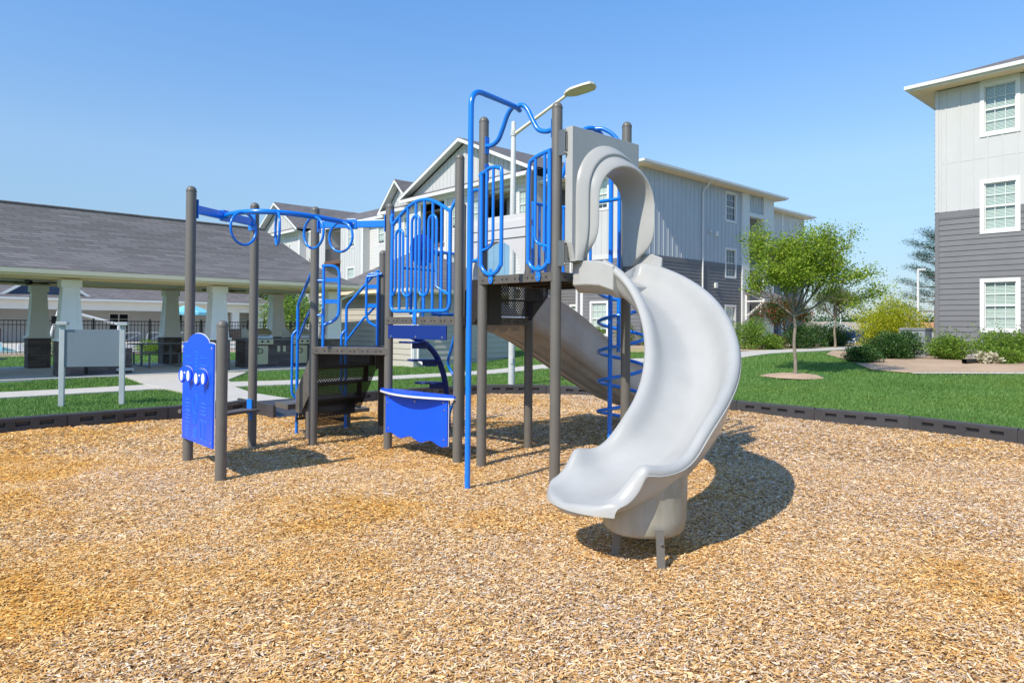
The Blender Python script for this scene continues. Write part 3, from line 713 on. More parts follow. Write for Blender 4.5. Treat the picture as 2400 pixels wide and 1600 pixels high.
# ---- fire pole with its overhead handle
px, py = -.385, 6.09
pole = rnd([(px, py, -.1), (px + .004, py, 3.615), (.03, 6.70, 3.645), (.06, 6.78, 3.64)], .17, 8)
fp = obj('fire_pole', MB().tube(pole, .0205 * 1.25, 14), 'blue', PG, smooth=60)
def br_(P, s):
    m0 = Vector((.03, 6.70, 3.645)); e = Vector((P.x, P.y, 0)); d = (e - Vector((m0.x, m0.y, 0)))
    prof = [(0, 3.645), (.13, 3.655), (.27, 3.60), (.42, 3.47), (.55, 3.38), (.75, 3.345), (.95, 3.36)]
    return [(m0.x + d.x * a, m0.y + d.y * a, z) for a, z in prof]
obj('handle', MB().tube(crom(br_(H_, 1)), .0235, 12).tube(crom(br_(G_, -1)), .0235, 12), 'blue', fp, smooth=60)
b = MB()
for P in (G_, H_):
    T = frm(G_, H_); d = 0 if P is G_ else (H_ - G_).length
    for z in ((3.36, 3.08) if P is G_ else (3.36,)):
        b.box(d + (.048 if P is G_ else -.054), d + (.054 if P is G_ else -.048), -.03, .03, z - .09, z + .09, T)
obj('handle_plate', b, 'blue', fp, bev=.003)
# ---- loop barriers beside the pole opening
T = frm(G_, H_, .06)
for (a0, a1, inner, zt_) in ((.035, .33, 1, 3.10), (.70, .965, -1, 3.10)):
    b = MB(); w = a1 - a0; cx = (a0 + a1) / 2; r = w / 2
    bot = [(cx + r * cos(x), 2.16 + r * sin(x)) for x in np.linspace(pi, 2 * pi, 13)]
    if inner == 1: top = [(a0 - .0, 3.02), (a0 + .02, 3.04)] ; path = [(a0 - .03, zt_ - .06), (a0 + .05, zt_ - .03), (a0 + .13, zt_), (a1 - .04, zt_ - .02), (a1, zt_ - .12)] + bot[::-1] + [(a0, zt_ - .10), (a0 + .0, zt_ - .04)]
    else: path = [(a1 + .02, zt_ + .04), (a1 - .06, zt_ + .03), (a0 + .06, zt_ - .01), (a0, zt_ - .13)] + bot + [(a1, zt_ + .03)]
    b.tube([T(a, 0, z) for a, z in path[:4]] and crom([T(a, 0, z) for a, z in path], 3), .0205, 12)
    xa, xb = (a0 + w * .33, a0 + w * .66)
    if inner == 1:
        b.tube([T(xa - .02, 0, zt_ - .02), T(xa - .02, 0, 2.3)], .015, 10)
        b.tube(rnd([T(xb - .02, 0, zt_), T(xb - .02, 0, 2.30), T(a0, 0, 2.26)], .08), .015, 10)
    else:
        b.tube(rnd([T(xa, 0, zt_), T(xa, 0, 2.28), T(a1, 0, 2.24)], .08), .015, 10)
        b.tube([T(xb + .03, 0, zt_ + .01), T(xb + .03, 0, 2.2)], .015, 10)
    gr = obj('grab_rail', b, 'blue', PG, smooth=60)
    Tt = T
    tb = MB().prism([(cx - .022, 2.07), (cx + .022, 2.07), (cx + .022, 2.0), (cx + .033, 1.965), (cx + .025, 1.93), (cx, 1.915), (cx - .025, 1.93), (cx - .033, 1.965), (cx - .022, 2.0)], -.002, .008, T)
    obj('rail_tab', tb, 'blue', gr, bev=.003)
    obj('bolt', MB().bolt(T(cx, .009, 1.955), Vector(T(0, 1, 0)) - Vector(T(0, 0, 0)), .013), 'steel', gr)
# ---- rails at the back and sides (seen through)
def barrier(P, Q, z0, z1, nb, off=0, arch=0, mi='blue', name='guard_rail'):
    T = frm(P, Q, off); L = (Q - P).length; b = MB()
    zt = lambda a: z1 + arch * sin(pi * a / L)
    b.tube([T(a, 0, zt(a)) for a in np.linspace(.09, L - .09, 10)], .02, 10)
    b.tube([T(.09, 0, z0), T(L - .09, 0, z0)], .02, 10)
    for i in range(nb):
        a = .10 + (L - .2) * i / (nb - 1); b.tube([T(a, 0, z0 - (.06 if i % 2 else 0)), T(a, 0, zt(a))], .0165, 8)
    return obj(name, b, mi, PG, smooth=60)
barrier(F_ + Vector((.05, .03, 0)), G_ + Vector((-.0, -.0, 0)), 2.18, 2.93, 2, -.03)
d = (J2 - G_).normalized()
barrier(G_ + d * .62, J2, 2.06, 2.86, 4, .03)
barrier(J2, I_, 2.08, 2.86, 3, -.02)
T = frm(E_, E2)
barrier(E_ + (E2 - E_) * .50, E2, 1.63, 2.42, 4, -.02)
# ship wheel panel on the back side
wp = E_ + (E2 - E_) * .40
Tw = lambda a, bb, z: tuple(Vector(frm(E_, E2)(.48 + a, bb, 2.42 + z)))
wl = obj('wheel_panel', MB().prism([(.19 * cos(x), .20 * sin(x)) for x in np.linspace(0, 2 * pi, 33)[:-1]], 0, .018, Tw), 'blue_plastic', PG, bev=.004)
obj('hub', MB().lathe(0, [(.03, 0), (.03, .05), (.01, .06)], 12, lambda x, y, z: Tw(x, .018 + z, y)).box(-.02, .02, .02, .05, -.12, .1, Tw), 'navy_plastic', wl)
b = MB().tube([Tw(-.16, .0, -.24), Tw(-.16, .0, -.80)], .02, 8).tube([Tw(.02, .0, -.2), Tw(.02, .0, -.82)], .02, 8).tube([Tw(-.3, .0, -.24), Tw(.2, .0, -.24)], .015, 8)
obj('panel_frame', b, 'blue', wl, smooth=60)
# ---- coil climber
ccx, ccy, cr = 1.30, 8.08, .275
cc = MB(); pc = [(ccx + cr * cos(a), ccy + cr * sin(a), .32 + a / (2 * pi) * .352) for a in np.linspace(-1.2, 2 * pi * 4.55, 150)]
cc.tube(pc, .021, 8)
co = obj('coil_climber', cc, 'blue', PG, smooth=60)
b = MB().tube([(1.155, 8.02, -.1), (1.155, 8.02, 3.3)], .027, 12)
b.tube(crom([(1.155, 8.02, 3.2), (1.15, 8.0, 3.45), (1.06, 7.95, 3.68), (.93, 7.88, 3.78), (.80, 7.82, 3.74), (.70, 7.80, 3.6), (.56, 7.86, 3.2)]), .027, 12)
b.tube(crom([(1.36, 7.62, 2.0), (1.30, 7.66, 2.9), (1.27, 7.72, 3.4), (1.18, 7.78, 3.64), (1.05, 7.84, 3.76), (.95, 7.88, 3.78)]), .024, 10)
b.tube([(1.24, 7.93, 1.2), (1.24, 7.93, 3.3)], .024, 10)
obj('climber_frame', b, 'blue', co, smooth=60)
# ---- arch leaf climber behind
la = crom([(-1.62, 8.85, 1.42), (-1.38, 9.05, 1.36), (-1.12, 9.25, 1.20), (-.97, 9.42, .92), (-.90, 9.55, .5), (-.88, 9.6, -.1)])
lc = obj('leaf_climber', MB().tube([Vector(q) + Vector((-.0, 0, 0)) for q in la], .04, 12), 'navy_plastic', PG, smooth=60)
for (x, y, z, w) in ((-1.30, 9.05, 1.25, .20), (-1.20, 9.35, 1.0, .23), (-1.12, 9.5, .68, .23)):
    obj('foot_pad', MB().plate([(x + w * cos(a) * 1.0, y + .11 * sin(a)) for a in np.linspace(0, 2 * pi, 13)[:-1]], z, z + .025).box(x - .02, x + .18, y - .02, y + .02, z - .07, z), 'navy_plastic', lc, bev=.004)
b = MB().tube(crom([(-.72, 9.0, 1.5), (-.80, 9.1, 1.2), (-.86, 9.3, .95), (-.70, 9.2, .65), (-.85, 9.5, .3), (-.9, 9.6, -.05)]), .02, 8)
b.tube(crom([(-.55, 8.95, 2.0), (-.62, 9.05, 1.5), (-.72, 9.05, 1.2), (-.78, 9.3, .7), (-.72, 9.4, -.05)]), .02, 8)
obj('side_tube', b, 'blue', lc, smooth=60)

# ---- SPIRAL SLIDE --------------------------------------------------
q0, dP = Vector((.515, 6.29, 0)), Vector((.745, .667, 0))         # panel bottom-left, along the panel
oP = Vector((.667, -.745, 0))
TP = lambda a, bb, z: (q0.x + dP.x * a + oP.x * bb, q0.y + dP.y * a + oP.y * bb, z)
PW = .98
hoodpoly = [(.0, 2.09), (.0, 3.34), (PW, 3.34), (PW, 2.09)]
def arch(c, r, zb, zt, n=17, tail=0):
    """arch outline from left bottom over the top to right bottom"""
    pts = [(c - r, zb), (c - r, zb + .08), (c - r, zb + .17), (c - r, zb + .3), (c - r, zb + .45)]
    for x in np.linspace(pi, 0, n): pts.append((c + r * cos(x), zt - r + r * sin(x)))
    pts += [(c + r, zb + .45), (c + r, zb + .3), (c + r, zb + .17), (c + r, zb + .08), (c + r, zb)]; return pts
def ring_strip(b, o1, o2, T1, T2):
    """connect two outlines lying at different depth"""
    n = len(o1); P = [T1(a, z) for a, z in o1] + [T2(a, z) for a, z in o2]
    b.add(P, [(i, i + 1, n + i + 1, n + i) for i in range(n - 1)])
ca = .53
# outer stepped shell
# (depth at the arch centre, radius, top z, slant, how far the feet sweep back to the plate)
lev = [(.040, .484, 3.245, 0, 0), (.062, .478, 3.235, 0, .2), (.105, .448, 3.20, .02, .4), (.145, .418, 3.165, .04, .5), (.158, .402, 3.145, .05, .5), (.148, .391, 3.13, .05, .5), (.146, .386, 3.122, .06, .5), (.165, .381, 3.11, .09, .7), (.215, .365, 3.08, .15, .9),
       (.252, .346, 3.04, .19, 1), (.264, .332, 3.015, .20, 1), (.258, .321, 2.998, .19, 1), (.14, .318, 2.985, .1, .6), (.0, .316, 2.98, 0, 0), (-.05, .316, 2.98, 0, 0)]
b = MB(); outs = []
for s, r, zt, sl_, sw in lev:
    o = []
    for a, z in arch(ca, r, 2.10, zt):
        f = sst((z - 2.08) / .30); f = 1 - sw * (1 - f) ** 1.5
        side = (a - ca)
        o.append(TP(a - (.05 * sw * (1 - sst((z - 2.08) / .3)) * (1 if side < 0 else -.3)), .03 + (s + sl_ * side - .03) * f, z))
    outs.append(o)
n = len(outs[0])
for o in outs: b.v += o
for k in range(len(outs) - 1):
    for i in range(n - 1): b.f.append((k * n + i, k * n + i + 1, (k + 1) * n + i + 1, (k + 1) * n + i))
SL = obj('spiral_slide_hood', b, 'slide', PG, smooth=75)
sm = SL.modifiers.new('sub', 'SUBSURF'); sm.levels = 1; sm.render_levels = 2
# flat mounting plate with arch hole
o1 = arch(ca, .315, 2.10, 2.98)
b = MB(); hole = o1; outer = []
cz = 2.6
for a, z in hole:
    da, dz = a - ca, z - cz; k = 1e9
    if da > 1e-6: k = min(k, (PW - ca) / da)
    if da < -1e-6: k = min(k, (0 - ca) / da)
    if dz > 1e-6: k = min(k, (3.34 - cz) / dz)
    if dz < -1e-6: k = min(k, (2.09 - cz) / dz)
    outer.append((ca + da * k, cz + dz * k))
# snap corners
def snapc(L_):
    for cx_, cz_ in ((0, 3.34), (PW, 3.34)):
        i = min(range(len(L_)), key=lambda j: (L_[j][0] - cx_) ** 2 + (L_[j][1] - cz_) ** 2); L_[i] = (cx_, cz_)
snapc(outer); outer[0] = (0, 2.09); outer[-1] = (PW, 2.09)
n = len(hole)
for s in (.045, -.045):
    b.v += [TP(a, s, z) for a, z in outer] + [TP(a, s, z) for a, z in hole]
for k in range(2):
    o = k * 2 * n
    for i in range(n - 1): b.f.append((o + i, o + i + 1, o + n + i + 1, o + n + i))
for i in range(n - 1):
    b.f.append((i, i + 1, 2 * n + i + 1, 2 * n + i)); b.f.append((n + i, n + i + 1, 3 * n + i + 1, 3 * n + i))
for i in (0, n - 1): b.f.append((i, n + i, 3 * n + i, 2 * n + i))
hp = obj('hood_plate', b, 'slide', SL)
bv = hp.modifiers.new('bevel', 'BEVEL'); bv.width = .022; bv.segments = 3; bv.limit_method = 'ANGLE'; bv.angle_limit = rad(50)
# steel ears
b = MB()
for z in (3.20, 2.17):
    Tq = frm(H_, H_ + dP, .125); T = lambda a, bb, z: Tq(a - .065, bb, z)
    b.box(.040, .056, -.14, .0, z - .12, z + .12, T)
    b.prism([(.055, z + .07), (.115, z + .055), (.135, z + .02), (.125, z - .02), (.055, z - .08)], .0, .012, T)
ear = obj('bracket', b, 'bracket', SL, bev=.003)
b = MB()
for z in (3.20, 2.17):
    b.bolt(T(.108, .012, z + .02), oP, .014); b.bolt(T(.049, .001, z + .10), oP, .012); b.bolt(T(.049, .001, z - .10), oP, .012)
obj('bolt', b, 'steel', SL)
# chute
def slide_path(x0, y0, a0, s0, R, ang, s1, zt, zb, k, n=70):
    L = s0 + R * ang + s1; P = []; x, y = x0, y0; ds = L / (n - 1)
    for i in range(n):
        s = i * ds; a = a0 - (0 if s < s0 else min((s - s0) / R, ang))
        if i: x += cos(a) * ds; y += sin(a) * ds
        u = s / L; P.append((x, y, zb + (zt - zb) * .5 * (1 + cos(pi * u ** k)), a, u))
    return P
SP = slide_path(.959, 6.588, -.708, .051, 1.303, 1.958, .40, 1.895, .43, .86)[3:]
def sect(u):
    """chute cross-section in (offset to the outer side, height above bed), rim to rim"""
    e = sst((u - .82) / .18)                      # exit: walls come down a little, rims roll outwards
    s = 1 - sst(u / .10)
    ho = .24 * (1 - .36 * sst((u - .68) / .2)) + .05 * sst((u - .1) / .3) * (1 - sst((u - .6) / .2))
    hi = .215 * (1 - .38 * sst((u - .70) / .18)) + .02 * s
    dip = math.exp(-((u - .80) / .05) ** 2); ho -= .045 * dip; hi -= .03 * dip
    bump = math.exp(-((u - .91) / .05) ** 2); ho += .055 * bump; hi += .055 * bump
    end = max(0, (u - .91) / .09) ** 1.5; ho *= 1 - .82 * end; hi *= 1 - .74 * end
    wo = .295 + .045 * sst((u - .72) / .15) - .03 * end; wi = .325 + .06 * sst((u - .72) / .15) - .02 * end
    lipr = .045
    pts = []
    # outer: from the rolled rim's outside down into the bed
    def side_(w, h, sg):
        k = min(1, h / .17); q = [(w + .045, h - .055 * k), (w + .05, h - .02 * k), (w + .03, h + .012), (w - .005, h + .018), (w - .04, h - .004), (w - .068, h - .06 * k), (w - .10, h * .42), (w - .165, .048 * k), (w - .25, .010 * k)]
        return [(sg * a_, b_) for a_, b_ in q]
    pts += side_(wo, ho, 1) + [(0, -.012)] + side_(wi, hi, -1)[::-1]
    return pts
b = MB(); rings = []
for (x, y, z, a, u) in SP:
    nx_, ny_ = -sin(a), cos(a); S = sect(u)
    wo, wi = S[0][0], -S[-1][0]; bk = .17 * sst((u - .87) / .13)
    def back(o): return -bk * min(1.1, abs(o - (wo - wi) / 2) / ((wo + wi) / 2)) ** 2.4
    top = [(x + nx_ * o + cos(a) * back(o), y + ny_ * o + sin(a) * back(o), z + h) for o, h in S]
    und = [(-wi + .035, S[-1][1] - .03), (-wi + .06, -.02 - .0), (-wi + .17, -.075), (0, -.095), (wo - .17, -.075), (wo - .06, -.02), (wo - .03, S[0][1] - .03)]
    bot = [(x + nx_ * o + cos(a) * back(o), y + ny_ * o + sin(a) * back(o), z + h) for o, h in und]
    rings.append(top + bot)
# exit lip: push out rounded
x, y, z, a, u = SP[-1]; hx, hy = cos(a), sin(a); last = rings[-1]; c = Vector((x, y, z - .02))
for (f, sc_, kz) in ((.026, .988, .93), (.046, .972, .74), (.057, .960, .42), (.061, .955, .0)):
    zc = z - .045
    rings.append([((c.x + (q[0] - c.x) * sc_ + hx * f), (c.y + (q[1] - c.y) * sc_ + hy * f), zc + (q[2] - zc) * kz) for q in last])
n = len(rings[0])
for r in rings: b.v += r
for k in range(len(rings) - 1):
    for i in range(n): b.f.append((k * n + i, k * n + (i + 1) % n, (k + 1) * n + (i + 1) % n, (k + 1) * n + i))
b.f.append(tuple(range(n)))
ch = obj('spiral_slide_chute', b, 'slide', PG, smooth=80)
sm = ch.modifiers.new('sub', 'SUBSURF'); sm.levels = 1; sm.render_levels = 1
seam = []
for (x, y, z, a, u) in SP:
    S = sect(u); o, h = S[0]; seam.append((x - sin(a) * (o + .004), y + cos(a) * (o + .004), z + h + .012))
obj('seam', MB().tube(seam[1:-7], .0055, 6), 'slide', ch, smooth=60)
# entry trough under the hood
b = MB()
secs = []
for s, dz, k in ((-.05, 0, 1), (.12, 0, 1), (.26, -.01, .96), (.40, -.06, .88)):
    secs.append([TP(ca + o * k, s, 1.98 + h + dz) for o, h in ((-.42, .12), (-.42, -.10), (-.34, -.17), (.34, -.17), (.42, -.10), (.43, .24), (.40, .24), (.375, .08), (.25, -.05), (-.25, -.05), (-.375, .02), (-.39, .12))])
n = len(secs[0])
for r in secs: b.v += r
for k in range(len(secs) - 1):
    for i in range(n): b.f.append((k * n + i, k * n + (i + 1) % n, (k + 1) * n + (i + 1) % n, (k + 1) * n + i))
b.f.append(tuple(range(n))); b.f.append(tuple((len(secs) - 1) * n + i for i in range(n - 1, -1, -1)))
obj('entry_trough', b, 'slide', ch, smooth=60, bev=.012)
# drum under the exit
dc = Vector((.86, 4.42, 0))
b = MB(); n = 36; prof = [(.215, .20), (.245, .205), (.262, .23), (.27, .30), (.275, .55), (.28, .62), (.285, .95)]
for r, z in prof:
    for j in range(n):
        a = 2 * pi * j / n; xx, yy = dc.x + r * cos(a) * 1.0, dc.y + r * sin(a)
        best = min(SP, key=lambda q: (q[0] - xx) ** 2 + (q[1] - yy) ** 2)
        dd = math.hypot(best[0] - xx, best[1] - yy); zz = z if z < .4 else min(z, best[2] - .05 + max(0, dd - .12) * .55)
        b.v.append((xx, yy, zz))
for k in range(len(prof) - 1):
    for j in range(n): b.f.append((k * n + j, k * n + (j + 1) % n, (k + 1) * n + (j + 1) % n, (k + 1) * n + j))
b.f.append(tuple(range(n)))
obj('drum', b, 'drum', ch, smooth=50)
for (lx, ly, tx_, ty_) in ((.652, 4.319, .68, 4.34), (.905, 4.085, .90, 4.13), (.92, 4.62, .9, 4.58)):
    b = MB(); b.add([(x + dx, y + dy, z) for (x, y, z) in ((lx, ly, -.05), (tx_, ty_, .27)) for dx, dy in ((-.024, -.008), (.024, -.008), (.024, .008), (-.024, .008))], [(0, 1, 5, 4), (1, 2, 6, 5), (2, 3, 7, 6), (3, 0, 4, 7), (4, 5, 6, 7)]); obj('leg', b, 'post', ch)
obj('bolt', MB().bolt((.903, 4.10, .20), (0, -1, 0), .010), 'steel', ch)
# ---- WAVE SLIDE behind ------------------------------------------------
m0 = (J_ + E2) / 2; dW = Vector((.60, .80, 0)).normalized(); nW = Vector((-dW.y, dW.x, 0))
b = MB(); R = []
N_ = 36
for i in range(N_):
    u = i / (N_ - 1); c = m0 + dW * (.0 + 3.0 * u) + Vector((.10 + .45 * u * u, -.1 - .25 * u * u, 0)); z = .30 + 1.22 * (.45 * (1 - u) + .55 * (1 - sst(u)))
    wv = .33 * (1 if u < 2 else 1)
    hsd = .36 + .08 * sin(pi * min(1, u * 1.6)) - .1 * sst((u - .7) / .3)
    prof = [(-.50, hsd - .05), (-.53, hsd), (-.48, hsd + .03), (-.44, hsd - .02), (-.40, .05), (-.30, 0), (.30, 0), (.40, .05), (.44, hsd - .02), (.48, hsd + .03), (.53, hsd), (.50, hsd - .05)]
    und = [(.49, hsd - .09), (.46, .06), (.42, -.03), (.35, -.06), (.30, -.015), (.24, -.09), (.17, -.10), (.13, -.045), (.06, -.11), (-.02, -.11), (-.06, -.05), (-.13, -.11), (-.20, -.10), (-.25, -.035), (-.31, -.08), (-.38, -.05), (-.45, .05), (-.49, hsd - .09)]
    R.append([tuple(c + nW * -o + Vector((0, 0, z + h))) for o, h in prof + und])
n = len(R[0])
for r in R: b.v += r
for k in range(len(R) - 1):
    for i in range(n): b.f.append((k * n + i, k * n + (i + 1) % n, (k + 1) * n + (i + 1) % n, (k + 1) * n + i))
b.f.append(tuple(range(n))); b.f.append(tuple((len(R) - 1) * n + i for i in range(n - 1, -1, -1)))
ws = obj('wave_slide', b, 'slide_old', PG, smooth=50)
e = m0 + dW * 2.85 + Vector((.42, -.28, 0))
b = MB().box(e.x - .16, e.x + .12, e.y - .3, e.y + .1, .0, .24); obj('slide_foot', b, 'slide_old', ws, bev=.03)
# entrance panel of the wave slide
T = frm(E2, J_); L = (J_ - E2).length
o1 = arch(L / 2 - .02, .42, 1.6, 2.55); out2 = []
cz = 2.1
for a, z in o1:
    da, dz = a - L / 2, z - cz; k = 1e9
    if da > 1e-6: k = min(k, (L - .05 - L / 2) / da)
    if da < -1e-6: k = min(k, (.05 - L / 2) / da)
    if dz > 1e-6: k = min(k, (2.86 - cz) / dz)
    if dz < -1e-6: k = min(k, (1.6 - cz) / dz)
    out2.append((L / 2 + da * k, cz + dz * k))
for cx_ in (.05, L - .05):
    i = min(range(len(out2)), key=lambda j: (out2[j][0] - cx_) ** 2 + (out2[j][1] - 2.86) ** 2); out2[i] = (cx_, 2.86)
out2[0] = (.05, 1.6); out2[-1] = (L - .05, 1.6)
b = MB(); n = len(o1)
for s in (-.05, -.16): b.v += [T(a, s, z) for a, z in out2] + [T(a, s, z) for a, z in o1]
for k in range(2):
    for i in range(n - 1): b.f.append((k * 2 * n + i, k * 2 * n + i + 1, k * 2 * n + n + i + 1, k * 2 * n + n + i))
for i in range(n - 1): b.f.append((i, i + 1, 2 * n + i + 1, 2 * n + i)); b.f.append((n + i, n + i + 1, 3 * n + i + 1, 3 * n + i))
for z in (2.62, 2.74): b.box(.06, L - .06, -.052, -.035, z - .045, z + .045, T)
obj('entrance_panel', b, 'slide_white', ws)

# ================================================================== BORDER TIMBERS
def timber(P, Q, i):
    P = Vector((*P, 0)); Q = Vector((*Q, 0)); L = (Q - P).length; d = (Q - P).normalized(); 
    n = Vector((-d.y, d.x, 0))
    if n.dot(Vector((-.6, 7, 0)) - P) > 0: n = -n       # n outward
    mid_ = (P + Q) / 2
    T = lambda a, bb, z: (P.x + d.x * a + n.x * bb, P.y + d.y * a + n.y * bb, z)
    b = MB(); x0, x1 = .012, L - .012; zb, zt = -.05, .235; hz0, hz1 = .115, .175
    w = (L - .2) / 4; cuts = [(.1 + w * (k + .5) - .085, .1 + w * (k + .5) + .085) for k in range(4)]
    # front face with four recessed slots
    edges = [x0] + [c for q in cuts for c in q] + [x1]
    for k in range(0, len(edges) - 1):
        a0, a1 = edges[k], edges[k + 1]; hol = k % 2 == 1
        zr = [(zb, hz0), (hz1, zt - .015)] if hol else [(zb, zt - .015)]
        for z0, z1 in zr: b.add([T(a0, 0, z0), T(a1, 0, z0), T(a1, 0, z1), T(a0, 0, z1)], [(0, 1, 2, 3)])
        if hol:
            i0, i1 = a0 + .018, a1 - .018
            o_ = [T(a0, 0, hz0), T(a1, 0, hz0), T(a1, 0, hz1), T(a0, 0, hz1)]; q_ = [T(i0, .045, hz0 + .012), T(i1, .045, hz0 + .012), T(i1, .045, hz1 - .004), T(i0, .045, hz1 - .004)]
            b.add(o_ + q_, [(0, 1, 5, 4), (1, 2, 6, 5), (2, 3, 7, 6), (3, 0, 4, 7), (4, 5, 6, 7)])
    b.add([T(x0, 0, zt - .015), T(x1, 0, zt - .015), T(x1, .015, zt), T(x0, .015, zt)], [(0, 1, 2, 3)])
    b.add([T(x0, .015, zt), T(x1, .015, zt), T(x1, .10, zt), T(x0, .10, zt)], [(0, 1, 2, 3)])
    b.add([T(x0, .10, zt), T(x1, .10, zt), T(x1, .115, zb), T(x0, .115, zb)], [(0, 1, 2, 3)])
    for x in (x0, x1): b.add([T(x, 0, zb), T(x, 0, zt - .015), T(x, .015, zt), T(x, .10, zt), T(x, .115, zb)], [(0, 1, 2, 3, 4)])
    for k in range(4): b.box(L / 2 - .05, L / 2 + .05, -.004, .004, .07 + .035 * k, .078 + .035 * k, T)
    root = thing('border_timber', (mid_.x, mid_.y, 0), TL[i], 'border timber', 'plastic border timbers round the wood chips')
    obj('beam', b, 'timber', root)
    b = MB().tube([T(x1 + .01, .05, -.05), T(x1 + .01, .05, .215)], .042, 14)
    obj('joint', b, 'timber', root, smooth=50)
TL = ['dark plastic border timber running out of the photo at the far left', 'dark plastic border timber in front of the left post of the blank sign', 'dark plastic border timber in front of the right post of the blank sign', 'dark plastic border timber ending behind the blue play panel', 'dark plastic border timber just left of the entry ramp', 'x',
      'dark plastic border timber right of the entry ramp, seen below the perforated steps', 'dark plastic border timber behind the post and stairs of the small deck', 'dark plastic border timber behind the counter panel and fire pole', 'dark plastic border timber left of the light pole foot, at the back corner',
      'dark plastic border timber right of the light pole foot, under the brown slide', 'dark plastic border timber behind the far end of the brown slide', 'dark plastic border timber behind the spiral slide', 'dark plastic border timber starting just right of the spiral slide', 'second dark border timber right of the spiral slide', 'third dark border timber right of the spiral slide',
      'dark plastic border timber leaving the photo at the right edge', 'x', 'x']
TL = TL[:5] + TL[5:]
segs = [(i, i + 1) for i in range(len(BORDER) - 1)]
lab = {0: TL[0], 1: TL[1], 2: TL[2], 3: TL[3], 5: TL[6], 6: TL[7], 7: TL[8], 8: TL[9], 9: TL[10], 10: TL[11], 11: TL[12], 12: TL[13], 13: TL[14], 14: TL[15], 15: TL[16]}
TLx = TL
for i, j in segs:
    if i == 4 or i not in lab: continue
    TL = {i: lab[i]}; timber(BORDER[i], BORDER[j], i)
# entry ramp of dark rubber
b = MB(); T = fr(-4.25, 11.2, 0, math.atan2(.9, .89))
b.add([T(0, .5, .04), T(1.2, .5, .04), T(1.2, .0, .22), T(0, 0, .22), T(0, -.9, .05), T(1.2, -.9, .05), T(0, .5, -.02), T(1.2, .5, -.02), T(1.2, -.9, -.02), T(0, -.9, -.02)],
      [(0, 1, 2, 3), (3, 2, 5, 4), (6, 0, 3, 4, 9), (1, 7, 8, 5, 2), (4, 5, 8, 9), (0, 6, 7, 1)])
b.box(-.05, .0, -.85, .45, .0, .24, T); b.box(1.2, 1.25, -.85, .45, .0, .24, T)
tag(obj('ramp', b, 'timber', loc=(-3.6, 11.7, 0), bev=.008), 'dark plastic entry ramp where the concrete path meets the wood chips', 'ramp')

# ================================================================== BUILDING HELPERS
def wall(b, T, a0, a1, z0, z1, holes=(), lap=0, depth=.14, mi=0):
    As = sorted({a0, a1} | {min(a1, max(a0, h[0])) for h in holes} | {min(a1, max(a0, h[1])) for h in holes})
    zs = {z0, z1} | {min(z1, max(z0, h[2])) for h in holes} | {min(z1, max(z0, h[3])) for h in holes}
    if lap:
        z = z0
        while z < z1: zs.add(z); z += lap
    zs = sorted(zs)
    zs = [z for i, z in enumerate(zs) if i == 0 or z - zs[i - 1] > 1e-4]
    for i in range(len(As) - 1):
        for j in range(len(zs) - 1):
            am, zm = (As[i] + As[i + 1]) / 2, (zs[j] + zs[j + 1]) / 2
            if any(h[0] < am < h[1] and h[2] < zm < h[3] for h in holes): continue
            if lap:
                k0 = math.floor((zm - z0) / lap); f0 = (zs[j] - z0) / lap - k0; f1 = (zs[j + 1] - z0) / lap - k0
                p0, p1 = .022 * (1 - f0), .022 * (1 - f1)
            else: p0 = p1 = 0
            b.add([T(As[i], p0, zs[j]), T(As[i + 1], p0, zs[j]), T(As[i + 1], p1, zs[j + 1]), T(As[i], p1, zs[j + 1])], [(0, 1, 2, 3)], mi=mi)
            if lap and f0 < 1e-3: b.add([T(As[i], 0, zs[j]), T(As[i + 1], 0, zs[j]), T(As[i + 1], p0, zs[j]), T(As[i], p0, zs[j])], [(0, 1, 2, 3)], mi=mi)
    for h in holes:
        A0, A1, Z0, Z1 = max(h[0], a0), min(h[1], a1), max(h[2], z0), min(h[3], z1)
        if A0 >= A1 or Z0 >= Z1: continue
        q = [(A0, Z0), (A1, Z0), (A1, Z1), (A0, Z1)]
        for k in range(4):
            (x, z), (x2, z2) = q[k], q[(k + 1) % 4]
            if (k == 0 and h[2] < z0) or (k == 2 and h[3] > z1): continue
            b.add([T(x, 0, z), T(x2, 0, z2), T(x2, -depth, z2), T(x, -depth, z)], [(0, 1, 2, 3)], mi=mi)
    return b
def battens(b, T, a0, a1, z0, z1, holes=(), step=.41, w=.035, p=.022):
    a = a0 + step / 2
    while a < a1:
        cuts = sorted([(h[2], h[3]) for h in holes if h[0] - .02 < a < h[1] + .02]); z = z0
        for c0_, c1_ in cuts + [(z1, z1)]:
            if c0_ > z + .02: b.box(a - w / 2, a + w / 2, 0, p, z, min(c0_, z1), T)
            z = max(z, c1_)
        a += step
    return b
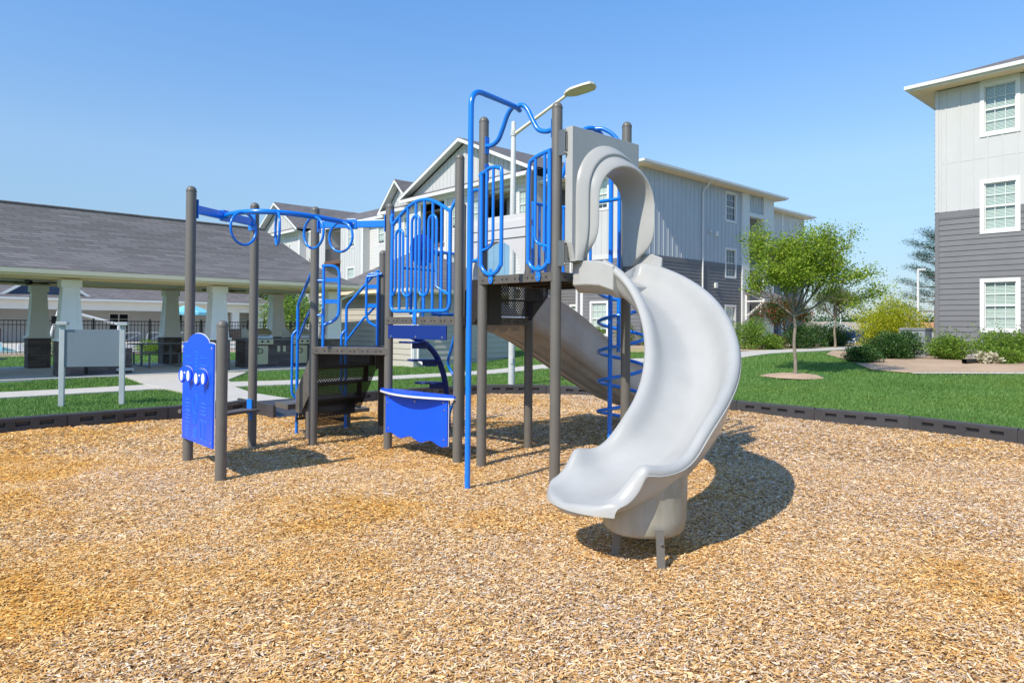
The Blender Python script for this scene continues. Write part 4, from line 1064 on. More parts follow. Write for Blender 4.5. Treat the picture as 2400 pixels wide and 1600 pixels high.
def window(root, T, a0, a1, z0, z1, trim=.12, cols=3, slats=False, blind=.85, label=None):
    """a0..z1 outer size of the white trim; returns the hole"""
    i0, i1, j0, j1 = a0 + trim, a1 - trim, z0 + trim, z1 - trim
    b = MB()
    b.box(a0, i0, 0, .035, z0, z1, T).box(i1, a1, 0, .035, z0, z1, T).box(i0, i1, 0, .035, z0, j0, T).box(i0, i1, 0, .035, j1, z1, T)
    zm = (j0 + j1) / 2; s = .022
    b.box(i0, i0 + .03, -.06, -.02, j0, j1, T).box(i1 - .03, i1, -.06, -.02, j0, j1, T).box(i0, i1, -.06, -.02, j0, j0 + .03, T).box(i0, i1, -.06, -.02, j1 - .03, j1, T)
    b.box(i0 + .03, i1 - .03, -.058, -.015, zm - .028, zm + .028, T)
    for k in range(1, cols):
        a = i0 + (i1 - i0) * k / cols; b.box(a - .009, a + .009, -.052, -.034, j0 + .03, zm - .028, T).box(a - .009, a + .009, -.052, -.034, zm + .028, j1 - .03, T)
    for za, zb in ((j0, zm), (zm, j1)):
        zc = (za + zb) / 2; b.box(i0 + .03, i1 - .03, -.050, -.036, zc - .009, zc + .009, T)
    w = obj('window', b, 'white', root)
    g = MB().add([T(i0, -.055, j0), T(i1, -.055, j0), T(i1, -.055, j1), T(i0, -.055, j1)], [(0, 1, 2, 3)])
    obj('glass', g, 'glass' if blind else 'dark_glass', w)
    g = MB()
    if blind:
        zb = j1 - (j1 - j0) * blind
        if slats:
            z = zb
            while z < j1 - .02:
                g.add([T(i0 + .01, -.085, z), T(i1 - .01, -.085, z), T(i1 - .01, -.10, z + .038), T(i0 + .01, -.10, z + .038)], [(0, 1, 2, 3)]); z += .045
        else: g.add([T(i0, -.09, zb), T(i1, -.09, zb), T(i1, -.09, j1), T(i0, -.09, j1)], [(0, 1, 2, 3)])
        obj('blind', g, 'blind', w)
    g = MB().box(i0 - .01, i1 + .01, -.30, -.139, j0 - .01, j1 + .01, T)
    obj('room_behind', g, 'room', w)
    return (i0, i1, j0, j1)
def hipped(root, T, a0, a1, b0, b1, ze, rise, ins, over=.6, m='shingle', levels=None, gut='white', sof='soffit', ridge=True, th=.20, gutter=True):
    """hip roof over the rectangle; ins = (at a0, at a1) ridge insets; levels: list of (fraction of run, fraction of rise)"""
    a0 -= over; a1 += over; b0 -= over; b1 += over; hb = (b1 - b0) / 2
    levels = levels or [(0, 0), (1, 1)]; R = []
    for f, z in levels:
        zz = ze + th + .01 + rise * z
        R.append([(a0 + ins[0] * f, b0 + hb * f, zz), (a1 - ins[1] * f, b0 + hb * f, zz), (a1 - ins[1] * f, b1 - hb * f, zz), (a0 + ins[0] * f, b1 - hb * f, zz)])
    b = MB()
    for k in range(len(R) - 1):
        for i in range(4):
            j = (i + 1) % 4; b.add([T(*R[k][i]), T(*R[k][j]), T(*R[k + 1][j]), T(*R[k + 1][i])], [(0, 1, 2, 3)])
    for i in range(4):                                   # shingle edge
        j = (i + 1) % 4; q0_, q1_ = R[0][i], R[0][j]
        b.add([T(*q0_), T(*q1_), T(q1_[0], q1_[1], q1_[2] - .04), T(q0_[0], q0_[1], q0_[2] - .04)], [(0, 1, 2, 3)])
    rf = obj('roof', b, m, root)
    f = MB(); g = .03
    f.box(a0 - g, a1 + g, b0 - g, b0, ze, ze + th - .03, T).box(a0 - g, a1 + g, b1, b1 + g, ze, ze + th - .03, T).box(a0 - g, a0, b0, b1, ze, ze + th - .03, T).box(a1, a1 + g, b0, b1, ze, ze + th - .03, T)
    if gutter:
        f.box(a0 - .14, a1 + .14, b0 - .14, b0 - g, ze + .06, ze + th - .02, T).box(a0 - .14, a1 + .14, b1 + g, b1 + .14, ze + .06, ze + th - .02, T).box(a0 - .14, a0 - g, b0 - .03, b1 + .03, ze + .06, ze + th - .02, T).box(a1 + g, a1 + .14, b0 - .03, b1 + .03, ze + .06, ze + th - .02, T)
    obj('fascia', f, gut, rf)
    obj('soffit', MB().box(a0, a1, b0, b1, ze + .01, ze + .03, T), sof, rf)
    return rf
# ================================================================== MAIN APARTMENT BUILDING
AX = rad(42)
MX, MY, BZ = 6.6, 35.0, .40
bu, bv_ = Vector((cos(AX), sin(AX), 0)), Vector((-sin(AX), cos(AX), 0))
MA = thing('apartment_building', (MX, MY, BZ), 'large three-storey apartment building behind the play structure, white front with gables and grey side', 'building')
SIDE = lambda a, b, z: (MX + bu.x * a - bv_.x * b, MY + bu.y * a - bv_.y * b, z)       # a along the side wall
FRONT = lambda a, b, z: (MX + bv_.x * a - bu.x * b, MY + bv_.y * a - bu.y * b, z)      # a leftwards along the front
PLAN = lambda a, b, z: (MX + bu.x * a + bv_.x * b, MY + bu.y * a + bv_.y * b, z)
# side wall
wins = [(8.04, 9.31, z0, z0 + 1.82) for z0 in (1.0, 4.40, 7.75)]
holes = [window(MA, SIDE, *w, cols=3, blind=(.9, 0, 0)[i]) for i, w in enumerate(wins)]
hole_b = [(10.75, 12.5, .45, 9.0)]
outer_w = [(w[0], w[1], w[2], w[3]) for w in wins]
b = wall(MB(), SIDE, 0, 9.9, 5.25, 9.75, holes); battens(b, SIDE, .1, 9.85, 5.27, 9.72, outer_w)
wl_ = obj('wall', b, 'board_shade', MA)
b = wall(MB(), SIDE, 0, 9.9, BZ - .9, 5.25, holes, lap=.19); 
obj('wall', b, 'siding_dark', MA)
b = MB().box(0, .12, 0, .03, BZ - .4, 5.25, SIDE).box(0, 9.9, .0, .028, 4.98, 5.22, SIDE).box(6.0, 6.35, 0, .03, BZ, 4.98, SIDE)
obj('corner_board', b, 'siding_dark', MA)
b = MB().box(9.9, 10.75, -.3, .10, BZ - .3, 9.75, SIDE).box(12.5, 13.8, -.3, .10, BZ - .3, 9.75, SIDE)
b.box(10.75, 12.5, -.3, .08, 8.35, 8.60, SIDE)
obj('pilaster', b, 'white', MA)
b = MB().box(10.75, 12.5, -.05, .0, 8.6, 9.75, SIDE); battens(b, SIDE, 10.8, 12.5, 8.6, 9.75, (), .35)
obj('panel', b, 'board_shade', MA)
# recess behind the pilasters: floors, back wall, railings
b = MB().box(10.75, 12.5, -1.2, -.05, 5.05, 5.2, SIDE)
b.box(10.6, 10.75, -1.2, -.3, .4, 9.7, SIDE).box(12.5, 12.65, -1.2, -.3, .4, 9.7, SIDE)
obj('balcony_floor', b, 'siding_light', MA)
b = wall(MB(), lambda a, bb, z: SIDE(a, bb - 1.1, z), 10.6, 12.6, .4, 9.7, (), lap=.19); obj('recess_wall', b, 'siding_light', MA)
def railing(root, T, a0, a1, z0, h=1.05, bb=0, n=None, m='black'):
    b = MB().box(a0, a1, bb - .02, bb + .02, z0 + h - .04, z0 + h, T).box(a0, a1, bb - .015, bb + .015, z0 + .08, z0 + .11, T)
    n = n or int((a1 - a0) / .12)
    for i in range(n + 1):
        a = a0 + (a1 - a0) * i / n; b.box(a - .009, a + .009, bb - .009, bb + .009, z0 + .1, z0 + h - .03, T)
    return obj('railing', b, m, root)
railing(MA, SIDE, 10.75, 12.5, 5.2, 1.05, -.1)
b = MB().box(10.80, 11.9, -.5, -.45, .45, 2.9, SIDE); battens(b, lambda a, bb, z: SIDE(a, bb - .45, z), 10.8, 11.9, .45, 2.9, (), .2)
obj('door', b, 'door_navy', MA)
# entry canopies with braces
def canopy(a0, a1, z=3.05, B0=.1):
    b = MB().add([SIDE(a0 - .2, B0, z + .75), SIDE(a1 + .2, B0, z + .75), SIDE(a1 + .2, B0 + 1.3, z + .2), SIDE(a0 - .2, B0 + 1.3, z + .2)], [(0, 1, 2, 3)])
    b.add([SIDE(a0 - .2, B0, z + .70), SIDE(a1 + .2, B0, z + .70), SIDE(a1 + .2, B0 + 1.3, z + .15), SIDE(a0 - .2, B0 + 1.3, z + .15)], [(3, 2, 1, 0)])
    c = obj('canopy', b, 'shingle', MA)
    b = MB().box(a0 - .2, a1 + .2, B0 + 1.2, B0 + 1.32, z - .05, z + .16, SIDE)
    for a in (a0, a1):
        b.tube([SIDE(a, B0 + 1.2, z), SIDE(a, B0, z - .95)], .07, 4).tube([SIDE(a, B0 + 1.25, z), SIDE(a, B0 + .03, z + .60)], .06, 4).tube([SIDE(a, B0 + .03, z - 1.1), SIDE(a, B0 + .03, z + .4)], .07, 4).tube([SIDE(a, B0, z + .0), SIDE(a, B0 + 1.2, z + .0)], .06, 4)
    obj('brace', b, 'white', c)
canopy(10.3, 13.2)
# second, set-back wing of the side
S2 = lambda a, b, z: SIDE(a, b - 2.0, z)
b = wall(MB(), S2, 13.8, 22.6, 5.25, 9.75, [(15, 16.2, 6.5, 8.6)], lap=.19); obj('wall', b, 'siding_light', MA)
b = wall(MB(), S2, 13.8, 22.6, -1.14, 5.25, [(14.5, 16.5, .4, 2.9)], lap=.19); obj('wall', b, 'siding_dark', MA)
b = MB().box(13.8, 22.6, 0, .05, 5.15, 5.4, S2).box(19, 19.3, 0, .04, 0, 9.75, S2); obj('trim', b, 'white', MA)
obj('door', battens(MB().box(14.4, 18.5, .0, .04, .5, 3.0, S2), lambda a, bb, z: S2(a, bb + .04, z), 14.4, 18.5, .5, 3.0, (), .3), 'door_navy', MA)
window(MA, S2, 20.3, 21.5, 4.4, 6.2); window(MA, S2, 20.3, 21.5, 7.75, 9.5)
b = MB().box(22.5, 22.6, -14, -.01, -1.1, 9.75, S2); obj('wall', b, 'siding_light', MA)
# downspout and vents
def spout(root, T, a, z1, z0, m='white', o=.5):
    b = MB().tube(rnd([T(a + .0, o, z1 + .02), T(a, o, z1 - .12), T(a, .07, z1 - .55), T(a, .07, z0 + .2), T(a, .25, z0 + .05)], .08), .05, 8)
    return obj('downspout', b, m, root, smooth=50)
spout(MA, SIDE, 5.58, 9.72, BZ)
b = MB()
for a, z in ((7.05, 6.9), (7.0, 3.9)): b.box(a - .13, a + .13, 0, .12, z - .15, z + .15, SIDE)
obj('vent', b, 'white', MA, bev=.02)
obj('wall_lamp', MB().box(6.3, 6.45, 0, .15, 6.9, 7.1, SIDE), 'lamp_metal', MA, bev=.02)
# front facade -----------------------------------------------------
def fac(a0, a1, z0, z1, style, m, bb=0, wins=(), side=True, **k):
    T = lambda a, b2, z: FRONT(a, b2 + bb, z); hs = [window(MA, T, *w, **k) for w in wins]
    if style == 'lap': b = wall(MB(), T, a0, a1, z0, z1, hs, lap=.19)
    else: b = wall(MB(), T, a0, a1, z0, z1, hs); battens(b, T, a0, a1, z0, z1, wins)
    if side and bb: b.box(a0, a0 + .02, -bb - .02 if bb > 0 else 0, -.01 if bb > 0 else -bb, z0, z1, T).box(a1 - .02, a1, -bb - .02 if bb > 0 else 0, -.01 if bb > 0 else -bb, z0, z1, T)
    obj('wall', b, m, MA)
fl = (1.0, 4.40, 7.75)
fac(0, 4.5, -.2, 5.25, 'lap', 'siding_dark', wins=[(2.15, 3.45, .95, 2.85)], cols=3)
fac(0, 4.5, 5.25, 9.75, 'bb', 'board', wins=[(2.15, 3.45, 7.75, 9.55)], cols=3)
fac(4.5, 6.9, -.2, 9.75, 'lap', 'siding_dark', bb=-1.2, wins=[(4.9, 6.1, .95, 2.75), (4.9, 6.1, 4.4, 6.2), (4.9, 6.1, 7.75, 9.55)])
b = MB().box(4.36, 4.5, 0, .03, -.2, 9.75, FRONT).box(0, 4.5, 0, .03, 5.1, 5.35, FRONT); obj('trim', b, 'siding_light', MA)
obj('trim', MB().box(3.95, 4.12, 0, .06, 0, 9.7, FRONT), 'white', MA)
# gable bay w 6.9..19.9 with balconies
gb = 1.0
Tg = lambda a, b2, z: FRONT(a, b2 + gb, z)
gw = [(11.9, 13.1, f, f + 1.8) for f in fl] + [(7.3, 8.3, f, f + 1.8) for f in fl[2:]] + [(13.9, 14.9, f, f + 1.8) for f in fl]
hs = [window(MA, Tg, *w) for w in gw]
bal = [(8.7, 11.3, 7.05, 9.9), (15.6, 18.4, 7.05, 9.9), (15.6, 18.4, 3.75, 6.5), (15.6, 18.4, .5, 3.2)]
b = wall(MB(), Tg, 6.9, 19.9, -.2, 10.2, hs + bal, lap=.19, depth=.2); obj('wall', b, 'siding_light', MA)
b = MB().box(6.9, 6.92, -1.02, 0, 0, 10.2, Tg).box(19.88, 19.9, -1.02, 0, 0, 10.2, Tg)
for q in bal: b.box(q[0] - .1, q[1] + .1, -1.9, -1.85, q[2], q[3], Tg)
obj('end_wall', b, 'siding_light', MA)
for q in bal:
    railing(MA, Tg, q[0], q[1], q[2], 1.05, -.08)
    obj('balcony_floor', MB().box(q[0] - .1, q[1] + .1, -1.9, .06, q[2] - .28, q[2], Tg), 'brown', MA)
    T_ = lambda a, b2, z: Tg(a, b2 - 1.84, z)
    window(MA, T_, q[0] + .15, q[0] + 1.1, q[2] + .5, q[2] + 2.2, blind=.9); window(MA, T_, q[0] + 1.35, q[0] + 2.35, q[2] + .05, q[2] + 2.2, blind=.5, cols=2)
b = MB()
for a in (8.45, 11.3, 15.35, 18.4): b.box(a, a + .25, 0, .06, -.2, 10.2, Tg)
b.box(6.9, 19.9, 0, .10, 9.95, 10.3, Tg); obj('trim', b, 'white', MA)
def gable(a0, a1, z0, z1, bb, over=.55, back=8, trimw=.22):
    """gable roof whose ridge runs back into the building"""
    T = lambda a, b2, z: FRONT(a, b2 + bb, z); am = (a0 + a1) / 2; k = (z1 - z0) / (am - a0)
    b = MB().add([T(a0, 0, z0), T(a1, 0, z0), T(am, 0, z1)], [(0, 1, 2)])
    bt = MB(); a = a0 + .3
    while a < a1 - .2:
        zz = z0 + k * (min(a - a0, a1 - a)) - .02
        if zz > z0 + .12: b.box(a - .02, a + .02, 0, .025, z0, zz, T)
        a += .41
    obj('gable_wall', b, 'board', MA)
    e = over; A0, A1 = a0 - e, a1 + e; zb = z0 - k * e + .1; zt = z1 + .1; f = .65
    b = MB()
    for (x0, x1) in ((A0, am), (A1, am)):
        b.add([T(x0, f, zb + .14), T(x1, f, zt + .14), T(x1, -back, zt + .14), T(x0, -back, zb + .14)], [(0, 1, 2, 3)])
        b.add([T(x0, f, zb + .10), T(x1, f, zt + .10), T(x1, f, zt + .14), T(x0, f, zb + .14)], [(0, 1, 2, 3)])
    g = obj('gable_roof', b, 'shingle', MA)
    b = MB()
    for (x0, x1) in ((A0, am), (A1, am)):
        s = [(x0, zb + .10), (x1, zt + .10), (x1, zt - trimw + .1), (x0, zb - trimw + .1)]
        b.prism(s, f - .05, f, T)
    obj('barge_board', b, 'white', g)
    b = MB()
    for (x0, x1) in ((A0, am), (A1, am)):
        b.add([T(x0, f - .05, zb + .05), T(x1, f - .05, zt + .05), T(x1, 0, zt + .05), T(x0, 0, zb + .05)], [(0, 1, 2, 3)])
    obj('soffit', b, 'white', g)
obj('bay_panel', battens(MB().box(8.7, 11.3, .0, .05, .5, 6.5, Tg), lambda a, b2, z: Tg(a, b2 + .05, z), 8.7, 11.3, .5, 6.5, (), .5, .09), 'siding_blue', MA)
gable(6.9, 19.9, 10.55, 13.35, gb, back=9)
def skirt(a0, a1, z, bb):
    T = lambda a, b2, zz: FRONT(a, b2 + bb, zz)
    b = MB().add([T(a0, .0, z + .35), T(a1, .0, z + .35), T(a1 + .2, .7, z), T(a0 - .2, .7, z)], [(0, 1, 2, 3)])
    s = obj('skirt_roof', b, 'shingle', MA)
    obj('fascia', MB().box(a0 - .25, a1 + .25, .60, .74, z - .22, z - .01, T).box(a0 - .2, a1 + .2, 0, .6, z - .10, z - .08, T), 'white', s)
skirt(6.9, 19.9, 10.35, gb)
fac(19.9, 24.1, -.2, 9.75, 'lap', 'siding_light', bb=.5, wins=[(20.0, 21.4, f, f + 1.75) for f in fl] + [(22.3, 23.5, f, f + 1.75) for f in fl])
gable(19.9, 23.6, 10.2, 12.0, .5, over=.5, back=6); skirt(19.9, 23.6, 10.0, .5)
fac(24.1, 27.1, -.2, 9.75, 'lap', 'siding_light', bb=0, wins=[(24.6, 25.9, f, f + 1.8) for f in fl])
fac(27.1, 30.9, -.2, 9.75, 'bb', 'board', bb=.6, wins=[(28.45, 29.75, f, f + 1.8) for f in fl])
fac(33.7, 37.4, -.2, 9.75, 'bb', 'board', bb=.6)
for z in (6.9, 3.6, .4):
    Tb = lambda a, b2, zz: FRONT(a, b2 + .6, zz)
    obj('balcony_floor', MB().box(30.85, 33.75, -2.5, .05, z - .3, z, Tb), 'brown', MA)
    railing(MA, Tb, 30.9, 33.7, z, 1.05, -.05)
    obj('wall', wall(MB(), lambda a, b2, zz: Tb(a, b2 - 2.4, zz), 30.8, 33.8, z, z + 3.0, (), lap=.19), 'siding_light', MA)
    T_ = lambda a, b2, zz: Tb(a, b2 - 2.38, zz)
    window(MA, T_, 32.3, 33.4, z + .7, z + 2.3, blind=0); window(MA, T_, 31.0, 32.0, z + .05, z + 2.3, blind=.6, cols=2)
obj('end_wall', MB().box(30.8, 30.9, -2.5, -.02, 0, 9.75, Tb).box(33.7, 33.8, -2.5, -.02, 0, 9.75, Tb), 'siding_light', MA)
obj('trim', MB().box(34.9, 35.5, 0, .08, 0, 9.7, Tb).box(27.1, 27.3, 0, .05, 0, 9.7, Tb), 'white', MA)
fac(37.4, 46.4, 5.0, 9.9, 'lap', 'siding_light', bb=1.2, wins=[(40.8, 42.6, 7.75, 9.6)], cols=2)
fac(37.4, 46.4, -.2, 5.0, 'bb', 'siding_blue', bb=1.2, wins=[(40.8, 42.6, 4.0 - 3, 2.9), (44.0, 45.2, 1.0, 2.8)])
obj('trim', MB().box(37.4, 37.7, 0, .05, 0, 9.9, lambda a, b2, z: FRONT(a, b2 + 1.2, z)).box(46.1, 46.4, 0, .05, 0, 9.9, lambda a, b2, z: FRONT(a, b2 + 1.2, z)).box(37.4, 46.4, 0, .06, 9.6, 9.95, lambda a, b2, z: FRONT(a, b2 + 1.2, z)), 'white', MA)
gable(37.4, 46.4, 10.2, 12.8, 1.2, back=10); skirt(37.4, 46.4, 10.0, 1.2)
obj('end_wall', MB().box(0, 13.8, 46.3, 46.4, 0, 9.75, PLAN).box(13.7, 13.8, .1, 46.3, 0, 9.75, PLAN).box(.15, 13.7, .35, 46, 9.6, 9.7, PLAN), 'siding_light', MA)
hipped(MA, PLAN, 0, 13.8, 0, 14, 9.72, 1.35, (7.2, 7.2), over=.6)
b = MB(); R_ = [(-.6, 14.6, 9.93), (-.6, 47, 9.93), (14.4, 47, 9.93), (14.4, 14.6, 9.93), (6.9, 16, 12.9), (6.9, 47, 12.9)]
b.v = [PLAN(*q) for q in R_]; b.f = [(0, 1, 5, 4), (3, 2, 5, 4), (0, 3, 4), (1, 2, 5)]
rr = obj('roof', b, 'shingle', MA)
obj('fascia', MB().box(-.65, -.6, 20, 47, 9.72, 9.92, PLAN).box(-.6, 0, 20, 47, 9.73, 9.75, PLAN), 'white', rr)
hipped(MA, PLAN, 14.0, 22.6, 2.0, 14, 9.70, 1.3, (6, 6), over=.5)
obj('roof_pipe', MB().tube([SIDE(1.2, -1.3, 9.9), SIDE(1.2, -1.3, 10.9)], .05, 8), 'black', MA)

# ================================================================== RIGHT APARTMENT BUILDING
RX, RY, RZ = 14.82, 23.9, .50
RA = thing('apartment_building', (RX, RY, RZ), 'three-storey apartment building at the right edge with white boards above grey siding', 'building')
RF = lambda a, b, z: (RX - bv_.x * a - bu.x * b, RY - bv_.y * a - bu.y * b, z)
RP = lambda a, b, z: (RX - bv_.x * a + bu.x * b, RY - bv_.y * a + bu.y * b, z)
RS = lambda a, b, z: (RX + bu.x * a + bv_.x * b, RY + bu.y * a + bv_.y * b, z)
cols_ = [1.33, 5.6, 9.4]
ws_ = [(c, c + 1.12, z0, z0 + 1.80) for c in cols_ for z0 in (1.38, 4.68, 7.93)]
hs = [window(RA, RF, *w, trim=.125, slats=True, blind=1) for w in ws_]
b = wall(MB(), RF, 0, 16, 5.55, 9.8, hs); battens(b, RF, .12, 16, 5.56, 9.78, ws_, .41, .04, .02)
b.box(0, .11, 0, .025, 5.55, 9.8, RF).box(.15, .20, 0, .02, 5.55, 9.8, RF); b.box(.2, 16, 0, .006, 7.22, 7.235, RF)
obj('wall', b, 'board', RA)
b = wall(MB(), RF, 0, 16, .1, 5.42, hs, lap=.185); b.box(0, .12, 0, .035, .1, 5.52, RF)
for k in range(5): pass
obj('wall', b, 'siding_dark', RA)
segs_ = [0] + [v for c in cols_ for v in (c, c + 1.12)] + [16]
b = MB()
for k in range(0, len(segs_), 2): b.box(segs_[k] + (.12 if k == 0 else 0), segs_[k + 1], -.01, .03, 5.32, 5.55, RF)
obj('band_board', b, 'siding_dark', RA)
obj('head_trim', MB().box(1.33, 2.45, 0, .034, 9.735, 9.82, RF).box(5.6, 6.72, 0, .034, 9.735, 9.82, RF), 'white', RA)
obj('foundation', MB().box(.0, 16, -.2, .005, -.2, .75, RF).box(-.0, .2, -14, -.0, -.2, .75, RF), 'slab', RA)
b = wall(MB(), RS, 0, 14, .1, 9.8, (), lap=.185); obj('wall', b, 'siding_light', RA)
obj('end_wall', MB().box(15.9, 16, .1, 13.9, .1, 9.8, RP).box(.2, 16, 13.9, 14, .1, 9.8, RP), 'siding_light', RA)
hipped(RA, RP, 0, 16, 0, 14, 9.82, 2.9, (7.6, 7.6), over=.62, sof='soffit')

# ================================================================== PAVILION
PA = rad(44); pu = Vector((cos(PA), sin(PA), 0)); pv = Vector((-sin(PA), cos(PA), 0))
PX, PY = -11.93, 18.4
PAV = thing('pavilion', (PX, PY, 0), 'open picnic pavilion with grey hipped shingle roof and tapered cream columns, left', 'pavilion')
TPV = lambda a, b, z: (PX + pu.x * a + pv.x * b, PY + pu.y * a + pv.y * b, z)
def taper(b, T, ca_, cb, h0, h1, z0, z1):
    P = [T(ca_ + sx * h, cb + sy * h, z) for h, z in ((h0, z0), (h1, z1)) for sx, sy in ((-1, -1), (1, -1), (1, 1), (-1, 1))]
    return b.add(P, [(0, 3, 2, 1), (4, 5, 6, 7), (0, 1, 5, 4), (1, 2, 6, 5), (2, 3, 7, 6), (3, 0, 4, 7)])
for row, bb in ((0, 0), (1, 4.3)):
    for ai in (-11.7, -7.8, -3.9, 0, 3.9, 7.8):
        b = MB().box(ai - .30, ai + .30, bb - .30, bb + .30, .0, .98, TPV)
        pl = obj('column_base', b, 'brick_dark', PAV)
        obj('cap', MB().box(ai - .335, ai + .335, bb - .335, bb + .335, .98, 1.04, TPV), 'column', pl)
        b = taper(MB(), TPV, ai, bb, .265, .18, 1.04, 2.42); b.box(ai - .24, ai + .24, bb - .24, bb + .24, 2.42, 2.62, TPV)
        for s in (-1, 1):
            for d in (0, 1):
                f = (lambda x, y, z, s=s, d=d, ai=ai, bb=bb: TPV(ai + (x if d == 0 else s * y), bb + (s * y if d == 0 else x), z))
                def pnl(x0, x1, z0, z1):
                    g = lambda z: .265 - .085 * (z - 1.04) / 1.38
                    P = [f(x0 * g(z0) / .265, g(z0), z0), f(x1 * g(z0) / .265, g(z0), z0), f(x1 * g(z1) / .265, g(z1), z1), f(x0 * g(z1) / .265, g(z1), z1)]
                    Q = [f(x0 * g(z0) / .265, g(z0) + .015, z0), f(x1 * g(z0) / .265, g(z0) + .015, z0), f(x1 * g(z1) / .265, g(z1) + .015, z1), f(x0 * g(z1) / .265, g(z1) + .015, z1)]
                    b.add(P + Q, [(4, 5, 6, 7), (0, 1, 5, 4), (1, 2, 6, 5), (2, 3, 7, 6), (3, 0, 4, 7)])
                pnl(-.28, -.165, 1.04, 2.42); pnl(.165, .28, 1.04, 2.42); pnl(-.165, .165, 1.04, 1.15); pnl(-.165, .165, 2.25, 2.42)
        obj('column', b, 'column', PAV)
b = MB()
for bb in (0, 4.3): b.box(-12.0, 8.1, bb - .16, bb + .16, 2.62, 2.83, TPV)
for ai in (-11.8, -7.8, -3.9, 0, 3.9, 7.9): b.box(ai - .14, ai + .14, .16, 4.14, 2.64, 2.80, TPV)
obj('beam', b, 'beam_bounce', PAV)
obj('ceiling', MB().box(-12.5, 8.4, -.6, 4.9, 2.825, 2.84, TPV), 'soffit', PAV)
hipped(PAV, TPV, -12, 7.8, 0, 4.3, 2.66, 1.97, (2.2, 2.2), over=.7, m='shingle_pav', levels=[(0, 0), (.15, .10), (.32, .225), (.48, .37), (.62, .54), (.8, .76), (1, 1)], gut='cream', sof='soffit', th=.19)
b = MB().tube([TPV(-10.5, 2.15, 4.84), TPV(6.3, 2.15, 4.84)], .05, 6); obj('ridge_cap', b, 'shingle_pav', PAV)
b = MB().tube(rnd([TPV(8.45, -.62, 2.74), TPV(8.45, -.62, 2.62), TPV(8.1, -.1, 2.35), TPV(8.1, -.1, .3)], .08), .05, 8); obj('downspout', b, 'white', PAV, smooth=50)
# slab
b = MB(); P = [TPV(-13, -.8, 0), TPV(8.9, -.8, 0), TPV(8.9, 5.2, 0), TPV(-13, 5.2, 0)]
b.plate([p[:2] for p in P], -.1, .05); obj('pavilion_floor', b, 'slab', kind='structure')
# ceiling fans
def fan(a, bb, lab):
    c = TPV(a, bb, 0); root = thing('ceiling_fan', (c[0], c[1], 2.45), lab, 'ceiling fan', 'ceiling fans under the pavilion roof')
    obj('motor', MB().lathe((c[0], c[1], 0), [(.02, 2.83), (.02, 2.69), (.07, 2.67), (.10, 2.64), (.11, 2.58), (.06, 2.55), (.01, 2.54)], 20), 'black', root, smooth=50)
    for k in range(5):
        t0 = 2 * pi * k / 5 + .2; T = fr(c[0], c[1], 0, t0); bl = MB().box(.10, .72, -.065, .065, 2.600, 2.610, lambda x, y, z: T(x, y, z + y * .25))
        obj('blade', bl, 'black', root)
fan(-.6, 2.1, 'black ceiling fan under the pavilion roof near the left edge of the photo'); fan(4.9, 2.1, 'black ceiling fan under the pavilion roof behind the middle column, only its blades showing')
# picnic tables & benches
def picnic(c, ang, lab, cat='picnic table', table=True, L=1.6):
    T = fr(c[0], c[1], .05, ang); root = thing('picnic_table' if table else 'bench', (c[0], c[1], .05), lab, cat, 'grey metal tables and benches in the pavilion')
    if table:
        obj('table_top', MB().box(-L / 2, L / 2, -.36, .36, .72, .76, T), 'gray_metal', root, bev=.01)
        b = MB()
        for x in (-.45, .45): b.box(x - .03, x + .03, -.03, .03, .0, .72, T).box(x - .03, x + .03, -.9, .9, .0, .04, T)
        for x in (-.45, .45):
            for s in (-1, 1): b.box(x - .025, x + .025, s * .85 - .025, s * .85 + .025, .04, .42, T)
        obj('table_frame', b, 'gray_metal', root)
        for s in (-1, 1): obj('seat', MB().box(-L / 2, L / 2, s * .75 - .17, s * .75 + .17, .42, .45, T), 'gray_metal', root, bev=.008)
    else:
        obj('seat', MB().box(-L / 2, L / 2, -.18, .18, .43, .47, T), 'gray_metal', root, bev=.008)
        b = MB()
        for x in (-L / 2 + .03, L / 2 - .03): b.box(x - .03, x + .03, -.16, -.10, 0, .43, T).box(x - .03, x + .03, .10, .16, 0, .43, T).box(x - .03, x + .03, -.10, .10, 0, .05, T)
        obj('bench_frame', b, 'gray_metal', root)
picnic(TPV(-2.3, .9, 0), PA - .5, 'grey metal picnic table at the left edge under the pavilion')
picnic(TPV(3.1, 3.1, 0), PA, 'grey metal picnic table beside the back pavilion column left of the tall brown post')
picnic(TPV(.9, 2.0, 0), PA - .3, 'dark grey metal bench between the two left pavilion columns, left of the blank sign', 'bench', False, 1.1)
# low brick fire pit wall behind the sign
T = TPV; FPp = TPV(.85, .4, 0)
fpit = thing('brick_counter', (FPp[0], FPp[1], .05), 'low dark brick counter seen under the blank sign board', 'brick counter')
obj('brick_wall', MB().box(.45, 1.15, .0, .5, .05, .75, TPV).box(1.15, 1.6, .2, .5, .05, .75, TPV), 'brick_dark', fpit)
obj('shelf', MB().box(1.15, 1.6, .0, .2, .12, .2, TPV), 'concrete', fpit)
